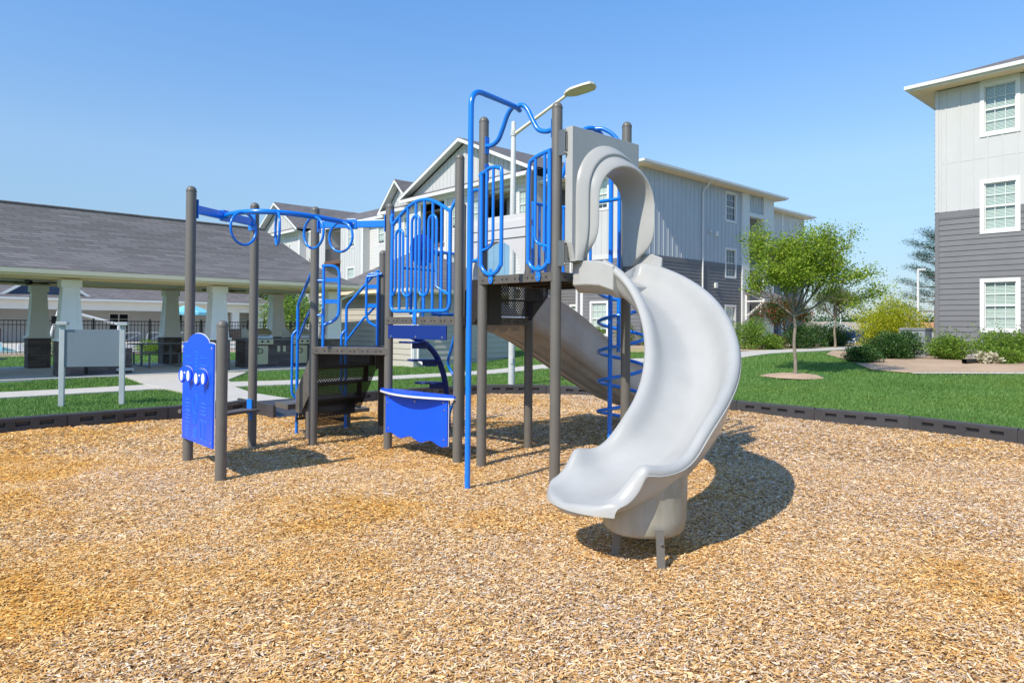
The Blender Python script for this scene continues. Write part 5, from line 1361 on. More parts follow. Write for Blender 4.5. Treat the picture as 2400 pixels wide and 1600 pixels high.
# grill island
gi = TPV(6.2, .55, 0)
GI = thing('grill_island', (gi[0], gi[1], .05), 'dark brick grill counter under the right end of the pavilion', 'grill counter')
TG = lambda a, b, z: TPV(a, b, z)
obj('counter_base', MB().box(4.95, 7.6, .35, 1.15, .05, .93, TG), 'brick_dark', GI)
obj('counter_top', MB().box(4.9, 7.65, .30, 1.2, .93, .99, TG), 'siding_dark', GI, bev=.01)
obj('outlet_cover', MB().box(6.02, 6.12, .335, .349, .55, .75, TG).box(6.22, 6.32, .335, .349, .55, .75, TG), 'steel', GI)
for a, lab in ((5.45, 'left stainless steel gas grill on the brick counter'), (6.85, 'right stainless steel gas grill on the brick counter, behind the blue stair rail')):
    g0 = TPV(a, .7, 0); G = thing('gas_grill', (g0[0], g0[1], .95), lab, 'grill', 'gas grills on the brick counter')
    w = .38
    obj('control_panel', MB().box(a - w, a + w, .22, .34, .80, .985, TG), 'steel', G, bev=.01)
    hoodp = [(.26, 1.0), (.28, 1.12), (.40, 1.26), (.60, 1.32), (.95, 1.30), (1.0, 1.0)]
    obj('lid', MB().prism(hoodp, a - w, a + w, lambda y, x, z: TG(x, y, z)), 'steel', G, bev=.012)
    obj('lid_handle', MB().tube([TG(a - .28, .22, 1.10), TG(a + .28, .22, 1.10)], .014, 8), 'steel', G, smooth=50)
    b = MB()
    for k in (-1, 0, 1): b.lathe(0, [(.035, 0), (.03, .03), (.01, .032)], 12, lambda x, y, z, k=k: TG(a + k * .2 + x, .22 - z, .90 + y))
    obj('knob', b, 'black', G)
    d = obj('cabinet_door', MB().box(a - .25, a + .25, .325, .345, .15, .76, TG), 'steel', G, bev=.006)
    obj('door_handle', MB().tube(rnd([TG(a - .10, .32, .50), TG(a - .10, .29, .50), TG(a - .10, .29, .68), TG(a - .10, .32, .68)], .02), .012, 8).tube(rnd([TG(a - .10, .29, .50), TG(a + .05, .29, .52), TG(a + .06, .29, .64), TG(a - .10, .29, .68)], .05), .01, 6), 'black', d)
# fire extinguisher on the column
ec = TPV(7.45, -.08, 0); T = fr(ec[0], ec[1], 0, 0)
EX = thing('fire_extinguisher', (ec[0], ec[1], 1.1), 'red fire extinguisher on the right end column of the pavilion', 'fire extinguisher')
obj('tank', MB().lathe((ec[0], ec[1], 0), [(.02, 1.10), (.06, 1.11), (.065, 1.14), (.065, 1.42), (.045, 1.48), (.02, 1.50)], 16), 'tank_red', EX, smooth=50)
obj('valve', MB().box(-.03, .03, -.03, .03, 1.50, 1.56, T).tube([T(0, 0, 1.54), T(-.07, 0, 1.5), T(-.08, 0, 1.3)], .01, 6), 'black', EX)
# blank sign board
SG = thing('sign_board', (-7.5, 12.2, 0), 'blank grey-blue sign panel between two capped square posts on the grass', 'sign')
s1, s2 = Vector((-7.93, 12.05, 0)), Vector((-7.05, 12.37, 0)); T = frm(s1, s2)
for a in (0, (s2 - s1).length):
    pp_ = obj('post', MB().box(a - .042, a + .042, -.042, .042, -.1, 1.44, T), 'gray_post', SG, bev=.006)
    obj('cap', MB().box(a - .085, a + .085, -.085, .085, 1.44, 1.50, T), 'gray_post', pp_, bev=.006)
obj('panel', MB().box(.042, (s2 - s1).length - .042, -.018, .018, .70, 1.36, T), 'gray_sign', SG, bev=.003)

# ================================================================== SHED
SX, SY = -3.40, 23.6
SH = thing('shed', (SX, SY, 0), 'small beige lap-sided shed with grey roof seen behind the small deck and gate', 'shed')
SL1 = lambda a, b, z: (SX + bv_.x * a - bu.x * b, SY + bv_.y * a - bu.y * b, z)     # left, sunlit face
SL2 = lambda a, b, z: (SX + bu.x * a - bv_.x * b, SY + bu.y * a - bv_.y * b, z)     # right face
SPn = lambda a, b, z: (SX + bu.x * a + bv_.x * b, SY + bu.y * a + bv_.y * b, z)
obj('wall', wall(MB(), SL1, 0, 6.0, .25, 2.55, (), lap=.2), 'siding_shed', SH)
obj('wall', wall(MB(), SL2, 0, 4.6, .25, 2.55, (), lap=.2), 'siding_shed', SH)
obj('corner_board', MB().box(0, .1, 0, .035, .25, 2.55, SL1).box(4.5, 4.6, 0, .035, .25, 2.55, SL2).box(0, .1, .0, .035, .25, 2.55, SL2), 'white', SH)
obj('foundation', MB().box(0.01, 4.59, .01, 5.99, -.1, .25, SPn), 'slab', SH)
obj('end_wall', MB().box(4.5, 4.59, .05, 6.0, .25, 2.55, SPn).box(.05, 4.5, 5.9, 6.0, .25, 2.55, SPn), 'siding_shed', SH)
hipped(SH, SPn, 0, 4.6, 0, 6.0, 2.55, 1.75, (2.6, 2.6), over=.4, gut='cream')
b = MB().tube(rnd([SL2(.15, .40, 2.66), SL2(.15, .40, 2.5), SL2(.15, .07, 2.3), SL2(.15, .07, .25), SL2(.3, .3, .06)], .07), .05, 8); obj('downspout', b, 'white', SH, smooth=50)

# ================================================================== STREET LAMPS
LP = thing('street_lamp', (0, 16.8, 0), 'tall white lamp pole with long arm and flat head behind the play structure', 'street lamp')
obj('pole', MB().tube([(0, 16.8, -.1), (0, 16.8, 4.2), (0, 16.8, 6.5), (0, 16.8, 6.53)], [.083, .075, .055, .03], 20), 'lamp_metal', LP, smooth=60)
obj('clamp', MB().lathe((0, 16.8, 0), [(.065, 6.15), (.072, 6.16), (.072, 6.30), (.065, 6.31)], 16), 'lamp_metal', LP)
obj('hand_hole', MB().box(-.03, .03, 16.70, 16.72, .55, .72), 'lamp_metal', LP, bev=.01)
ad = Vector((.93, -.36, 0)).normalized(); a0_ = Vector((.05, 16.78, 6.22)); a1_ = a0_ + ad * 1.30 + Vector((0, 0, .80))
obj('arm', MB().tube([a0_, a1_], [.045, .035], 14), 'lamp_arm', LP, smooth=60)
hd_ = (a1_ - a0_).normalized(); T = lambda x, y, z: tuple(a1_ + hd_ * x + Vector((-ad.y, ad.x, 0)) * y + Vector((0, 0, z - x * .36)))
prof = [(-.05, .06), (.04, .17), (.20, .26), (.55, .27), (.76, .24), (.84, .10), (.84, -.10), (.76, -.24), (.55, -.27), (.20, -.26), (.04, -.17), (-.05, -.06)]
b = MB(); n = len(prof); P = [T(x, y, .0) for x, y in prof] + [T(x * .98, y * .9, .07) for x, y in prof]
b.add(P, [tuple(range(n)), tuple(range(2 * n - 1, n - 1, -1))] + [(i, (i + 1) % n, (i + 1) % n + n, i + n) for i in range(n)])
h_ = obj('lamp_head', b, 'lamp_arm', LP, bev=.012)
obj('diffuser', MB().add([T(.34, -.21, -.006), T(.34, .21, -.006), T(.74, .20, -.006), T(.74, -.20, -.006)], [(0, 1, 2, 3)]), 'cream', h_)
obj('sensor', MB().lathe(0, [(.03, 0), (.03, .05), (.01, .06)], 10, lambda x, y, z: T(.2 + x, y, .07 + z)), 'gray_metal', h_)
def lamp(x, y, h, lab, d=1):
    z = gz(x, y); root = thing('street_lamp', (x, y, z), lab, 'street lamp', 'distant parking lot lamps')
    obj('pole', MB().tube([(x, y, z - .1), (x, y, z + h)], [.09, .06], 10), 'white', root, smooth=50)
    obj('lamp_head', MB().box(min(x, x + d * .35), max(x, x + d * .35), y - .15, y + .15, z + h - .05, z + h + .08), 'white', root, bev=.02)
lamp(23.5, 39.5, 4.4, 'white lamp pole beside the yellow-green bush, left of the right-hand building', 1); lamp(52, 108, 6.0, 'thin white lamp pole far off in front of the long beige house')

# ================================================================== POOL FENCE, POOL, CLUBHOUSE
FX, FY = -20.0, 31.5
TF = lambda a, b, z: (FX + bu.x * a + bv_.x * b, FY + bu.y * a + bv_.y * b, z)
FN = thing('pool_fence', (FX, FY, 0), 'black metal picket fence between the pavilion and the pool', 'fence')
a = -9.0
while a < 13.4:
    a2 = a + 2.4
    b = MB().box(a, a2, -.015, .015, 1.52, 1.56, TF).box(a, a2, -.015, .015, 1.34, 1.37, TF).box(a, a2, -.015, .015, .12, .16, TF)
    n = 16
    for i in range(n): x = a + 2.4 * (i + .5) / n; b.box(x - .011, x + .011, -.011, .011, .06, 1.54, TF)
    obj('fence_panel', b, 'black', FN)
    obj('fence_post', MB().box(a - .035, a + .035, -.035, .035, 0, 1.66, TF), 'black', FN)
    a = a2
obj('gate_latch', MB().box(-1.05, -.85, -.05, .05, 1.4, 1.75, TF), 'black', FN, bev=.01)
b = MB(); P = [TF(-24, 1.2, 0), TF(16, 1.2, 0), TF(16, 26, 0), TF(-24, 26, 0)]
b.plate([p[:2] for p in P], -.1, .03); obj('pool_deck', b, 'concrete', kind='structure')
b = MB(); P = [TF(-22, 4.5, 0), TF(-1.8, 4.5, 0), TF(-1.8, 11, 0), TF(-22, 11, 0)]
b.plate([p[:2] for p in P], -.05, .05); obj('pool_water', b, 'water', kind='structure')
b = MB().box(-1.8, 4, 4.3, 4.5, .03, .36, TF).box(-22, -1.8, 11, 11.4, .03, .3, TF)
tag(obj('pool_edge_wall', b, 'white', loc=TF(0, 4.4, 0)), 'low white wall along the far edge of the swimming pool', 'wall')
b = MB(); P = [TF(-12, -1.4, 0), TF(14, -1.4, 0), TF(14, 1.2, 0), TF(-12, 1.2, 0)]
b.plate([p[:2] for p in P], -.1, .02); obj('planting_bed', b, 'bed_mat', kind='structure')
# hand rails of the pool, pool lift
for k, (a, lab) in enumerate(((2.6, 'left blue-grey pool hand rail behind the fence'), (3.7, 'middle blue-grey pool hand rail behind the fence'), (5.0, 'right blue-grey pool hand rail behind the fence'))):
    q = TF(a, 3.6, 0)
    b = MB().tube(rnd([TF(a, 3.3, 0), TF(a, 3.3, .95), TF(a + .9, 3.3, .95), TF(a + .4 - 1.2, 3.4, .1)], .25), .025, 8)
    tag(obj('pool_hand_rail', b, 'gray_post', loc=(q[0], q[1], 0), smooth=60), lab, 'hand rail', 'hand rails at the pool steps')
q = TF(-.4, 3.4, 0)
PL = thing('pool_lift', (q[0], q[1], 0), 'white pool lift with a slanting arm standing behind the fence', 'pool lift')
obj('mast', MB().tube([TF(-.8, 3.4, 0), TF(-.5, 3.4, 1.2), TF(-.25, 3.4, 2.15)], .06, 8), 'white', PL)
obj('arm', MB().tube([TF(-.3, 3.4, 2.15), TF(2.6, 3.4, 1.3)], .075, 4), 'white', PL)
obj('seat_back', MB().box(2.3, 2.7, 3.3, 3.5, .5, 1.3, TF), 'white', PL, bev=.04)
# umbrella
def umbrella(x, y, lab):
    root = thing('pool_umbrella', (x, y, 0), lab, 'umbrella'); b = MB(); n = 8; P = [(x, y, 2.75)] + [(x + 1.5 * cos(2 * pi * i / n), y + 1.5 * sin(2 * pi * i / n), 2.15) for i in range(n)] + [(x + 1.5 * cos(2 * pi * i / n), y + 1.5 * sin(2 * pi * i / n), 2.0) for i in range(n)]
    b.add(P, [(0, 1 + i, 1 + (i + 1) % n) for i in range(n)] + [(1 + i, 1 + (i + 1) % n, 9 + (i + 1) % n, 9 + i) for i in range(n)])
    obj('canopy', b, 'cyan_cloth', root); obj('pole', MB().tube([(x, y, 0), (x, y, 2.75)], .03, 8), 'lamp_metal', root)
umbrella(-21.0, 44.5, 'light blue open umbrella by the pool behind the fence')
# clubhouse
CX_, CY_ = -30.0, 50.0
CH = thing('clubhouse', (CX_, CY_, 0), 'low white clubhouse with grey shingle roof and white posts seen under the pavilion roof', 'building')
TC = lambda a, b, z: (CX_ + bu.x * a - bv_.x * b, CY_ + bu.y * a - bv_.y * b, z)
TCp = lambda a, b, z: (CX_ + bu.x * a + bv_.x * b, CY_ + bu.y * a + bv_.y * b, z)
obj('porch_beam', MB().box(-22, 12, 0, .4, 2.35, 2.95, TC), 'white', CH)
obj('wall', wall(MB(), lambda a, b, z: TC(a, b - 2.5, z), -6, 12, 0, 3, [(.9, 2.3, 0, 2.15), (5, 6.2, .8, 2.2)]), 'siding_light', CH)
obj('wall', wall(MB(), lambda a, b, z: TC(a, b - 2.5, z), -22, -6, 0, 3, [(-9, -7.4, .0, 2.1), (-13, -11.5, .6, 2.0)]), 'door_navy', CH)
obj('room_behind', MB().box(.8, 6.4, -3.2, -3.0, 0, 2.4, TC).box(-13.2, -7, -3.2, -3.0, 0, 2.4, TC), 'room', CH)
b = MB()
for a in (.9, 2.22, 1.55): b.box(a, a + .08, -2.5, -2.42, 0, 2.15, TC)
b.box(.8, 2.4, -2.48, -2.40, 2.1, 2.22, TC)
for z in (.5, .9, 1.3, 1.7): b.box(.98, 2.22, -2.47, -2.44, z, z + .04, TC)
b.box(-9.1, -8.95, -2.5, -2.4, 0, 2.1, TC).box(-7.5, -7.35, -2.5, -2.4, 0, 2.1, TC).box(-9.1, -7.35, -2.5, -2.4, 2.0, 2.2, TC)
obj('door', b, 'white', CH)
for a in (-20, -15.6, -11.2, -6.4, -1.9, 4.4, 9.5):
    c = obj('column', MB().box(a - .28, a + .28, 0, .4, 1.0, 2.35, TC), 'white', CH); obj('column_base', MB().box(a - .4, a + .4, -.1, .5, 0, 1.0, TC), 'brick_dark', c)
obj('end_wall', MB().box(11.5, 12, .1, 8, 0, 2.9, TCp).box(-22, 12, 8, 8.2, 0, 2.9, TCp), 'white', CH)
hipped(CH, TCp, -22, 12, -.4, 8.2, 2.95, 2.4, (4, 4), over=.5)
gb_ = MB().prism([(-5.8, 3.3), (-1.2, 3.3), (-3.5, 4.9)], .5, -5, TC); obj('gable_roof', gb_, 'door_navy', CH)
b = MB()
for s in (-1, 1): b.prism([(-3.5, 5.1), (-3.5 + s * 2.9, 3.15), (-3.5 + s * 2.9, 2.95), (-3.5, 4.9)], .5, .6, TC)
obj('barge_board', b, 'white', CH)
# small white chairs on the pool deck
# ================================================================== FAR HOUSES
def house(name, x, y, ang, L, D, h, rise, lab, wm, rm='shingle', gable_end=None):
    z0 = gz(x, y); root = thing(name, (x, y, z0), lab, 'house'); T = fr(x, y, z0, ang)
    b = MB().box(0, L, 0, D, -.2, h, T); obj('wall', b, wm, root)
    rb = MB().prism([(-.5, h), (D + .5, h), (D / 2, h + rise)], -.4, L + .4, lambda y_, x_, z: T(x_, y_, z)); obj('roof', rb, rm, root)
    wb = MB()
    for i in range(int(L / 3.2)): wb.box(1 + i * 3.2, 2.1 + i * 3.2, -.02, 0, .9, 2.2, T)
    obj('window', wb, 'room', root)
    return root, T
mat('roof_beige', (.42, .36, .28), .9, nscale=3, namt=.15); mat('roof_gray', (.28, .27, .27), .9, nscale=3, namt=.2); mat('roof_rust', (.55, .25, .13), .9, nscale=3, namt=.15)
r1, T = house('long_house', 83.5, 190, .0, 50, 12, 2.4, 2.1, 'long low white house with beige roof far behind the parked cars', 'white', 'roof_beige')
b = MB().prism([(.5, 2.4), (9.5, 2.4), (5, 4.6)], -3, 3.5, lambda a, y_, z: T(a, y_, z)); obj('gable_roof', b, 'roof_beige', r1)
obj('gable_wall', MB().prism([(1, -.1), (9, -.1), (9, 2.35), (5, 4.45), (1, 2.35)], -3.1, -3.0, T), 'white', r1)
b = MB()
for s in (-1, 1): b.prism([(5, 4.85), (5 + s * 5, 2.35), (5 + s * 5, 2.1), (5, 4.5)], -3.25, -3.1, T)
obj('barge_board', b, 'white', r1)
house('brick_house', 113, 188, -.1, 22, 10, 2.2, 2.4, 'small house with rusty orange roof far behind the air conditioner', 'white', 'roof_rust')
house('far_house', -33.5, 76, .5, 14, 9, 3.0, 2.3, 'far grey-roofed house beyond the pool fence', 'siding_light', 'roof_gray')

# ================================================================== VEGETATION
def crown_leaves(tips, per, spread, size, m, root, name='crown', droop=.1, asp=.5):
    C = np.repeat(np.array(tips), per, axis=0); C = C + rng.normal(0, 1, C.shape) * np.array(spread)
    return np_mesh(name, leaf_quads(C, size, asp, droop), 4, m, parent=root)
def branchy(root, base, h_tr, r0, dirs, depth, ln, m='bark', wob=.08, up=.25, name='trunk', rmin=.006):
    """trunk with limbs; returns the branch tips"""
    b = MB(); tips = []; R = random.Random(int(abs(base[0] * 100 + base[1] * 10)))
    tr = [Vector(base) - Vector((0, 0, .1))]; x = Vector(base)
    for i in range(5): x = Vector((base[0] + R.uniform(-wob, wob) * .6, base[1] + R.uniform(-wob, wob) * .6, base[2] + h_tr * (i + 1) / 5)); tr.append(x)
    b.tube(crom(tr, 3), [r0 * (1.25 if k < 2 else 1 - .3 * k / 16) for k in range(16)], 10)
    def grow(p, d, L, r, dep):
        q = p + d * L * .5 + Vector((R.uniform(-1, 1), R.uniform(-1, 1), R.uniform(-.3, .6))) * L * .08; e = q + (d + Vector((0, 0, up * .5))).normalized() * L * .5
        b.tube([p, q, e], [r, r * .8, r * .6], 6, cap=False)
        if dep == 0: tips.append(tuple(e)); tips.append(tuple(q)); return
        if dep <= 1: tips.append(tuple(e))
        for k in range(3 if dep > 1 else 4):
            v = Vector((R.gauss(0, 1), R.gauss(0, 1), R.gauss(.1, .7))).normalized(); nd = (d * .9 + v * .75 + Vector((0, 0, up))).normalized()
            grow(e if k < 2 else q, nd, L * R.uniform(.6, .8), r * .58, dep - 1)
    for (dx, dy, dz, hh) in dirs: grow(Vector(tr[0]) * (1 - hh) + x * hh if hh < 1 else x, Vector((dx, dy, dz)).normalized(), ln * Vector((dx, dy, dz)).length / 1.1, r0 * .62, depth)
    obj(name, b, m, root, smooth=60); return tips
tx_, ty_ = 7.42, 17.9; tz = gz(tx_, ty_)
TR = thing('young_tree', (tx_, ty_, tz), 'slender young tree with light green leaves standing in a mulch ring on the right lawn', 'tree')
tips = branchy(TR, (tx_, ty_, tz), 1.62, .050, [(.15, 0, 1.25, 1), (-.72, .2, .55, .98), (1.1, -.2, .68, .97), (-.2, -.6, .9, 1), (.9, .5, .8, .95), (-.35, .4, 1.25, 1), (.85, -.35, 1.05, 1), (.5, -.2, 1.3, 1), (-.35, -.3, 1.0, 1), (.45, .3, 1.05, 1)], 3, .80, up=.14, wob=.03)
crown_leaves(tips, 40, (.12, .115, .09), .066, 'leaf_young', TR)
b = MB(); n = 30; P = [(tx_, ty_ + .1, tz + .09)]
for rr_, zz in ((.35, .085), (.62, .05), (.80, .0)):
    for j in range(n): a = 2 * pi * j / n; k = 1 + .06 * sin(3 * a) + .04 * sin(7 * a); P.append((tx_ + rr_ * k * cos(a) * 1.0, ty_ + .1 + rr_ * k * sin(a), tz + zz))
b.v = P; b.f = [(0, 1 + j, 1 + (j + 1) % n) for j in range(n)] + [(1 + r * n + j, 1 + r * n + (j + 1) % n, 1 + (r + 1) * n + (j + 1) % n, 1 + (r + 1) * n + j) for r in range(2) for j in range(n)]
obj('mulch_ring', b, 'bed_mat', kind='structure', smooth=60)
def tree(x, y, lab, m, ht, r0, ln, per=10, size=.09, depth=3, spread=.2, dirs=None, name='tree', up=.15, grp=None):
    z = gz(x, y); root = thing(name, (x, y, z), lab, 'tree', grp)
    tips = branchy(root, (x, y, z), ht, r0, dirs or [(.1, 0, 1, 1), (-.8, .2, .7, .95), (.8, -.2, .7, .97), (-.2, -.8, .7, 1), (.3, .8, .7, .95)], depth, ln, up=up)
    crown_leaves(tips, per, (spread, spread, spread * .8), size, m, root); return root
tree(15.9, 33.6, 'smaller olive-green tree behind the young tree, left of the blue pickup truck', 'leaf_olive', 1.55, .06, .62, 30, .07, 3, .20)
tree(12.9, 32.3, 'dark young tree with some reddish leaves against the navy door of the grey building', 'leaf_red', .9, .05, .62, 30, .08, 3, .18)
def shrub(x, y, rx, rz, m, lab, n=2600, size=.08, spiky=0, name='shrub', dz=0, stem=True, ry=None, grp=None):
    z = gz(x, y) + dz; root = thing(name, (x, y, z), lab, 'shrub' if name == 'shrub' else 'bush', grp); ry = ry or rx
    n = int(n * 2.0); size *= .68
    v = rng.normal(size=(n, 3)); v /= np.linalg.norm(v, axis=1)[:, None]
    ph = rng.uniform(0, 6, 6)
    lob = 1 + .16 * np.sin(v[:, 0] * 5 + ph[0]) * np.sin(v[:, 1] * 5 + ph[1]) + .14 * np.sin(v[:, 2] * 6 + ph[2] + v[:, 0] * 4) + .08 * np.sin(v[:, 1] * 11 + ph[3])
    r = rng.uniform(0, 1, n) ** .45 * lob
    if spiky: 
        k = (np.sin(v[:, 0] * 13 + ph[4]) * np.sin(v[:, 1] * 12 + ph[5]) > .35) & (v[:, 2] > -.1); r = np.where(k, r * (1 + spiky * rng.uniform(.2, 1, n)), r)
    C = v * r[:, None] * np.array([rx, ry, rz]); C[:, 2] = np.where(C[:, 2] < -rz * .75, -rz * .75 * rng.uniform(.5, 1, n), C[:, 2]); C += np.array([x, y, z + rz * .85])
    np_mesh('foliage', leaf_quads(C, size, .5, 0, v), 4, m, parent=root)
    b = MB()
    for k in range(7):
        a = k * .9; b.tube([(x + .05 * cos(a), y + .05 * sin(a), z - .05), (x + rx * .35 * cos(a), y + ry * .35 * sin(a), z + rz * .8), (x + rx * .55 * cos(a), y + ry * .55 * sin(a), z + rz * 1.3)], [.018, .012, .005], 5)
    obj('stem', b, 'bark', root); return root
shrub(10.75, 20.9, .50, .28, 'leaf_shrub', 'leftmost dark green shrub in the right-hand bed, low and round', 3000, .085)
shrub(12.3, 22.3, .74, .46, 'leaf_shrub', 'large dark glossy shrub in front of the yellow-green bush', 5000, .085)
shrub(13.05, 22.75, .60, .48, 'leaf_shrub', 'dark glossy shrub touching the air conditioner', 3800, .085)
shrub(14.75, 26.6, 1.05, 1.1, 'leaf_lime', 'tall yellow-green feathery bush behind the dark shrubs on the right', 14000, .10, .45, 'bush')
shrub(13.95, 21.8, .55, .42, 'leaf_bright', 'bright green spreading juniper below the corner of the right-hand building', 3200, .10, 1.0, 'bush')
shrub(15.0, 20.6, .95, .50, 'leaf_bright', 'wide bright green juniper under the lowest window of the right-hand building', 5200, .10, .7, 'bush')
shrub(14.3, 19.8, .42, .26, 'leaf_bright', 'small bright green plant in front of the wide juniper', 1500, .08, .3, 'bush')
shrub(13.85, 19.85, .28, .16, 'leaf_pale', 'small pale spiky plant beside the black drain pipe', 500, .16, .5, 'bush')
shrub(16.4, 18.9, .8, .45, 'leaf_bright', 'green juniper at the right edge of the photo', 4000, .10, .7, 'bush')
for (x, y, rx, rz, m, lab, n) in ((10.55, 30.2, .85, .72, 'leaf_bright', 'round green shrub by the white pilaster of the entry canopy', 4200), (11.4, 30.1, .55, .36, 'leaf_bright', 'low green shrub right of the round shrub at the entry', 1800), (11.95, 30.9, .42, .35, 'leaf_red', 'small reddish shrub in the bed before the navy doors', 1300),
                             (13.3, 31.7, .75, .62, 'leaf_shrub', 'dark shrub under the reddish-leaved tree', 3200), (15.2, 34.6, .95, .70, 'leaf_shrub', 'dark hedge shrub left of the olive tree trunk', 3600), (16.9, 35.8, .95, .70, 'leaf_shrub', 'dark hedge shrub at the olive tree trunk', 3600), (17.2, 36.4, .6, .50, 'leaf_shrub', 'dark hedge shrub at the end of the bed, left of the truck', 3200),
                             (4.35, 34.9, .42, .5, 'leaf_bright', 'small yellow-green shrub seen through the coil climber', 1500), (5.7, 34.2, .5, .7, 'leaf_olive', 'taller thin shrub behind the brown post of the coil climber', 1700), (6.9, 33.8, .6, .5, 'leaf_bright', 'green shrub behind the spiral slide', 1800)):
    shrub(x, y, rx, rz, m, lab, n, .10)
for (x, y, rx, rz, lab) in ((-20.1, 29.2, .60, .50, 'round clipped green shrub by the pool fence near the left edge'), (-19.2, 29.4, .42, .36, 'small clipped shrub beside the left pavilion column'), (-16.7, 31.4, .52, .38, 'round shrub by the fence between the sign and the second column, left one'), (-16.1, 31.2, .42, .34, 'small round shrub by the fence, right one of the pair'), (-11.1, 35.3, .42, .34, 'small shrub by the fence left of the grill counter')):
    shrub(x, y, rx, rz, 'leaf_bright', lab, 2200, .07)
tree(-22.5, 62, 'dense green tree beyond the pool fence, left of the middle pavilion column', 'leaf_shrub', 1.5, .2, 2.2, 26, .28, 2, .8)
tree(-16.8, 52, 'round green tree beyond the pool fence right of the middle pavilion column', 'leaf_bright', .9, .14, 1.3, 30, .20, 2, .5)
tree(-17.5, 68, 'tall dark green tree far beyond the pool fence', 'leaf_shrub', 2.4, .25, 3.0, 34, .34, 2, 1.0)
tree(-9.0, 40.5, 'thin tree with yellowing leaves between the pavilion and the shed', 'leaf_olive', .9, .07, .85, 18, .16, 2, .4)
# pine behind the right-hand building
PX2, PY2 = 33.6, 54.0; z0 = gz(PX2, PY2)
PN = thing('pine_tree', (PX2, PY2, z0), 'dark tall pine tree partly hidden by the right-hand building', 'tree')
b = MB().tube([(PX2, PY2, z0 - .2), (PX2 + .1, PY2, 5), (PX2, PY2, 8.8)], [.28, .2, .06], 10); tips = []; Rn = random.Random(5)
for k in range(26):
    z = 2.6 + k * .24; a = k * 2.4; L = (3.3 - .30 * (z - 2.6) * .9) * Rn.uniform(.6, 1)
    e = (PX2 + L * cos(a), PY2 + L * sin(a), z + .5); b.tube([(PX2, PY2, z), ((PX2 + e[0]) / 2, (PY2 + e[1]) / 2, z + .05), e], [.06, .04, .015], 5)
    for s in np.linspace(.4, 1.05, 6): tips.append((PX2 + L * s * cos(a), PY2 + L * s * sin(a), z + .5 * s * s + .1))
obj('trunk', b, 'bark', PN); crown_leaves(tips, 150, (.34, .34, .12), .16, 'leaf_pine', PN, asp=.16)
# far tree line as one mass
C = []
for k in range(100):
    x = -130 + k * 4.2; y = 250 + 15 * sin(k * 1.7); hgt = 6.6 + 1.3 * sin(k * 2.3) + (1.0 if k % 5 == 0 else 0)
    if x < 20: y = 105; x = -95 + k * 2.6; hgt = 6.5 + 1.6 * sin(k * 2.3)
    v = rng.normal(size=(1500, 3)) * np.array([3.4, 3.0, hgt * .24]); C.append(v + np.array([x, y, hgt * .42 - (1.6 if y > 200 else 0)]))
np_mesh('tree_line', leaf_quads(np.concatenate(C), .9, .6), 4, 'leaf_shrub', kind='stuff')

# ================================================================== SMALL THINGS AT THE RIGHT BUILDING
ax, ay = 14.35, 24.25; az = gz(ax, ay)
AC = thing('air_conditioner', (ax, ay, az), 'grey louvred air conditioner unit at the corner of the right-hand building', 'air conditioner')
T = fr(ax, ay, az, AX)
obj('housing', MB().box(-.42, .42, -.42, .42, .02, .12, T).box(-.42, .42, -.42, .42, .92, 1.02, T).box(-.39, .39, -.39, .39, .1, .94, T), 'gray_metal', AC, bev=.015)
b = MB()
for k in range(12):
    z = .15 + k * .064
    for s in (-1, 1): b.box(-.42, .42, s * .40 - .02, s * .40 + .02, z, z + .03, T).box(s * .40 - .02, s * .40 + .02, -.38, .38, z, z + .03, T)
obj('louvre', b, 'gray_post', AC)
q = (13.05, 19.7, gz(13.05, 19.7) + .10); b = MB(); T = fr(q[0], q[1], q[2], .45)
outp = [T(0, .075 * cos(t_), .075 * sin(t_)) for t_ in np.linspace(0, 2 * pi, 17)[:-1]]
b.tube([T(0, 0, 0), T(.7, 0, .0)], .075, 16, cap=False).tube([T(0, 0, 0), T(.7, 0, 0)], .062, 16, cap=False)
tag(obj('drain_pipe', b, 'pipe_black', loc=q, smooth=60), 'short black corrugated drain pipe lying on the mulch of the right-hand bed', 'pipe')
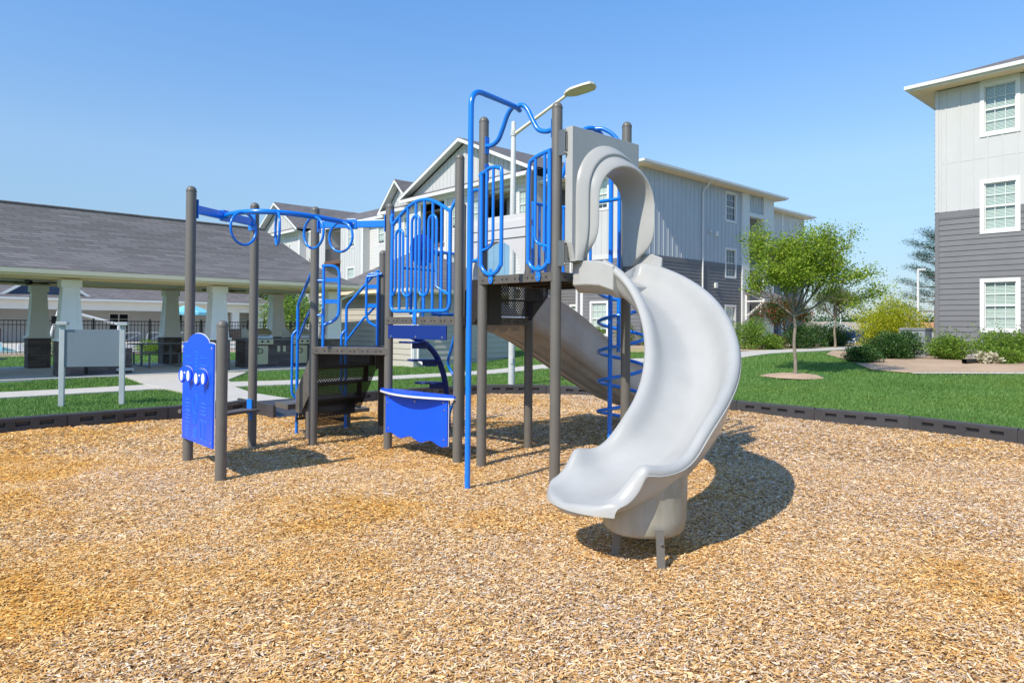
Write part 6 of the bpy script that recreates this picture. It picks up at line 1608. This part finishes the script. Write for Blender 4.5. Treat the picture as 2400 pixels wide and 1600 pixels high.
# ================================================================== VEHICLES
def vehicle(x, y, ang, pm, lab, cat, truck=True):
    z0 = gz(x, y) + .02; root = thing('pickup_truck' if truck else 'parked_car', (x, y, z0), lab, cat); T = fr(x, y, z0, ang)
    if truck: prof = [(0, .55), (0, 1.05), (.1, 1.15), (1.35, 1.22), (1.95, 1.85), (3.55, 1.88), (3.85, 1.25), (5.6, 1.22), (5.65, .6), (5.2, .45), (.4, .42)]; wx = (1.0, 4.5); gl = [(1.55, 1.25), (2.02, 1.78), (3.48, 1.80), (3.68, 1.25)]; H = .95
    else: prof = [(0, .45), (.05, .75), (1.0, .90), (1.7, 1.38), (3.0, 1.42), (3.8, 1.0), (4.4, .92), (4.45, .45), (4, .3), (.5, .3)]; wx = (.85, 3.6); gl = [(1.25, .93), (1.78, 1.33), (2.95, 1.36), (3.5, .98)]; H = .88
    body = obj('body', MB().prism(prof, -H, H, T), pm, root, bev=.06)
    b = MB().prism(gl, -H - .01, H + .01, T); 
    b.add([T(gl[0][0] - .03, -H + .12, gl[0][1] + .02), T(gl[0][0] - .03, H - .12, gl[0][1] + .02), T(gl[1][0] - .06, H - .15, gl[1][1]), T(gl[1][0] - .06, -H + .15, gl[1][1])], [(0, 1, 2, 3)])
    obj('window', b, 'room', root)
    b = MB().box((gl[1][0] + gl[2][0]) / 2 - .04, (gl[1][0] + gl[2][0]) / 2 + .04, -H - .02, H + .02, gl[0][1], gl[1][1] + .02, T); obj('pillar', b, pm, root)
    for xx in wx:
        for s in (-1, 1):
            w = obj('wheel', MB().lathe(0, [(.30, -.1), (.38, -.09), (.38, .09), (.30, .1)], 20, lambda X_, Y_, Z_, xx=xx, s=s: T(xx + X_, s * (H - .08) + Z_, .38 + Y_)), 'tyre', root, smooth=40)
            obj('rim', MB().lathe(0, [(.22, -.11), (.22, .11)], 14, lambda X_, Y_, Z_, xx=xx, s=s: T(xx + X_, s * (H - .08) + Z_, .38 + Y_)), 'steel', w)
    for s in (-1, 1):
        obj('headlight', MB().box(-.03, .05, s * (H - .3) - .16, s * (H - .3) + .16, .82 if truck else .6, .98 if truck else .72, T), 'lamp_metal', root, bev=.02)
    obj('bumper', MB().box(-.12, .06, -H, H, .5, .68, T), 'steel' if truck else pm, root, bev=.03)
    if truck:
        obj('grille', MB().box(-.035, .02, -.55, .55, .75, 1.02, T), 'black', root)
        obj('mirror', MB().box(1.5, 1.6, -H - .25, -H, 1.25, 1.45, T).box(1.5, 1.6, H, H + .25, 1.25, 1.45, T), 'black', root, bev=.02)
vehicle(37.6, 76.5, .72, 'truck_paint', 'dark blue pickup truck parked behind the shrubs at the end of the walk', 'pickup truck')
vehicle(40.9, 78.5, .5, 'car_red', 'red car parked right of the blue pickup truck, mostly hidden by shrubs', 'car', False)
vehicle(47.5, 92, .3, 'white', 'white car far off beyond the red car', 'car', False)
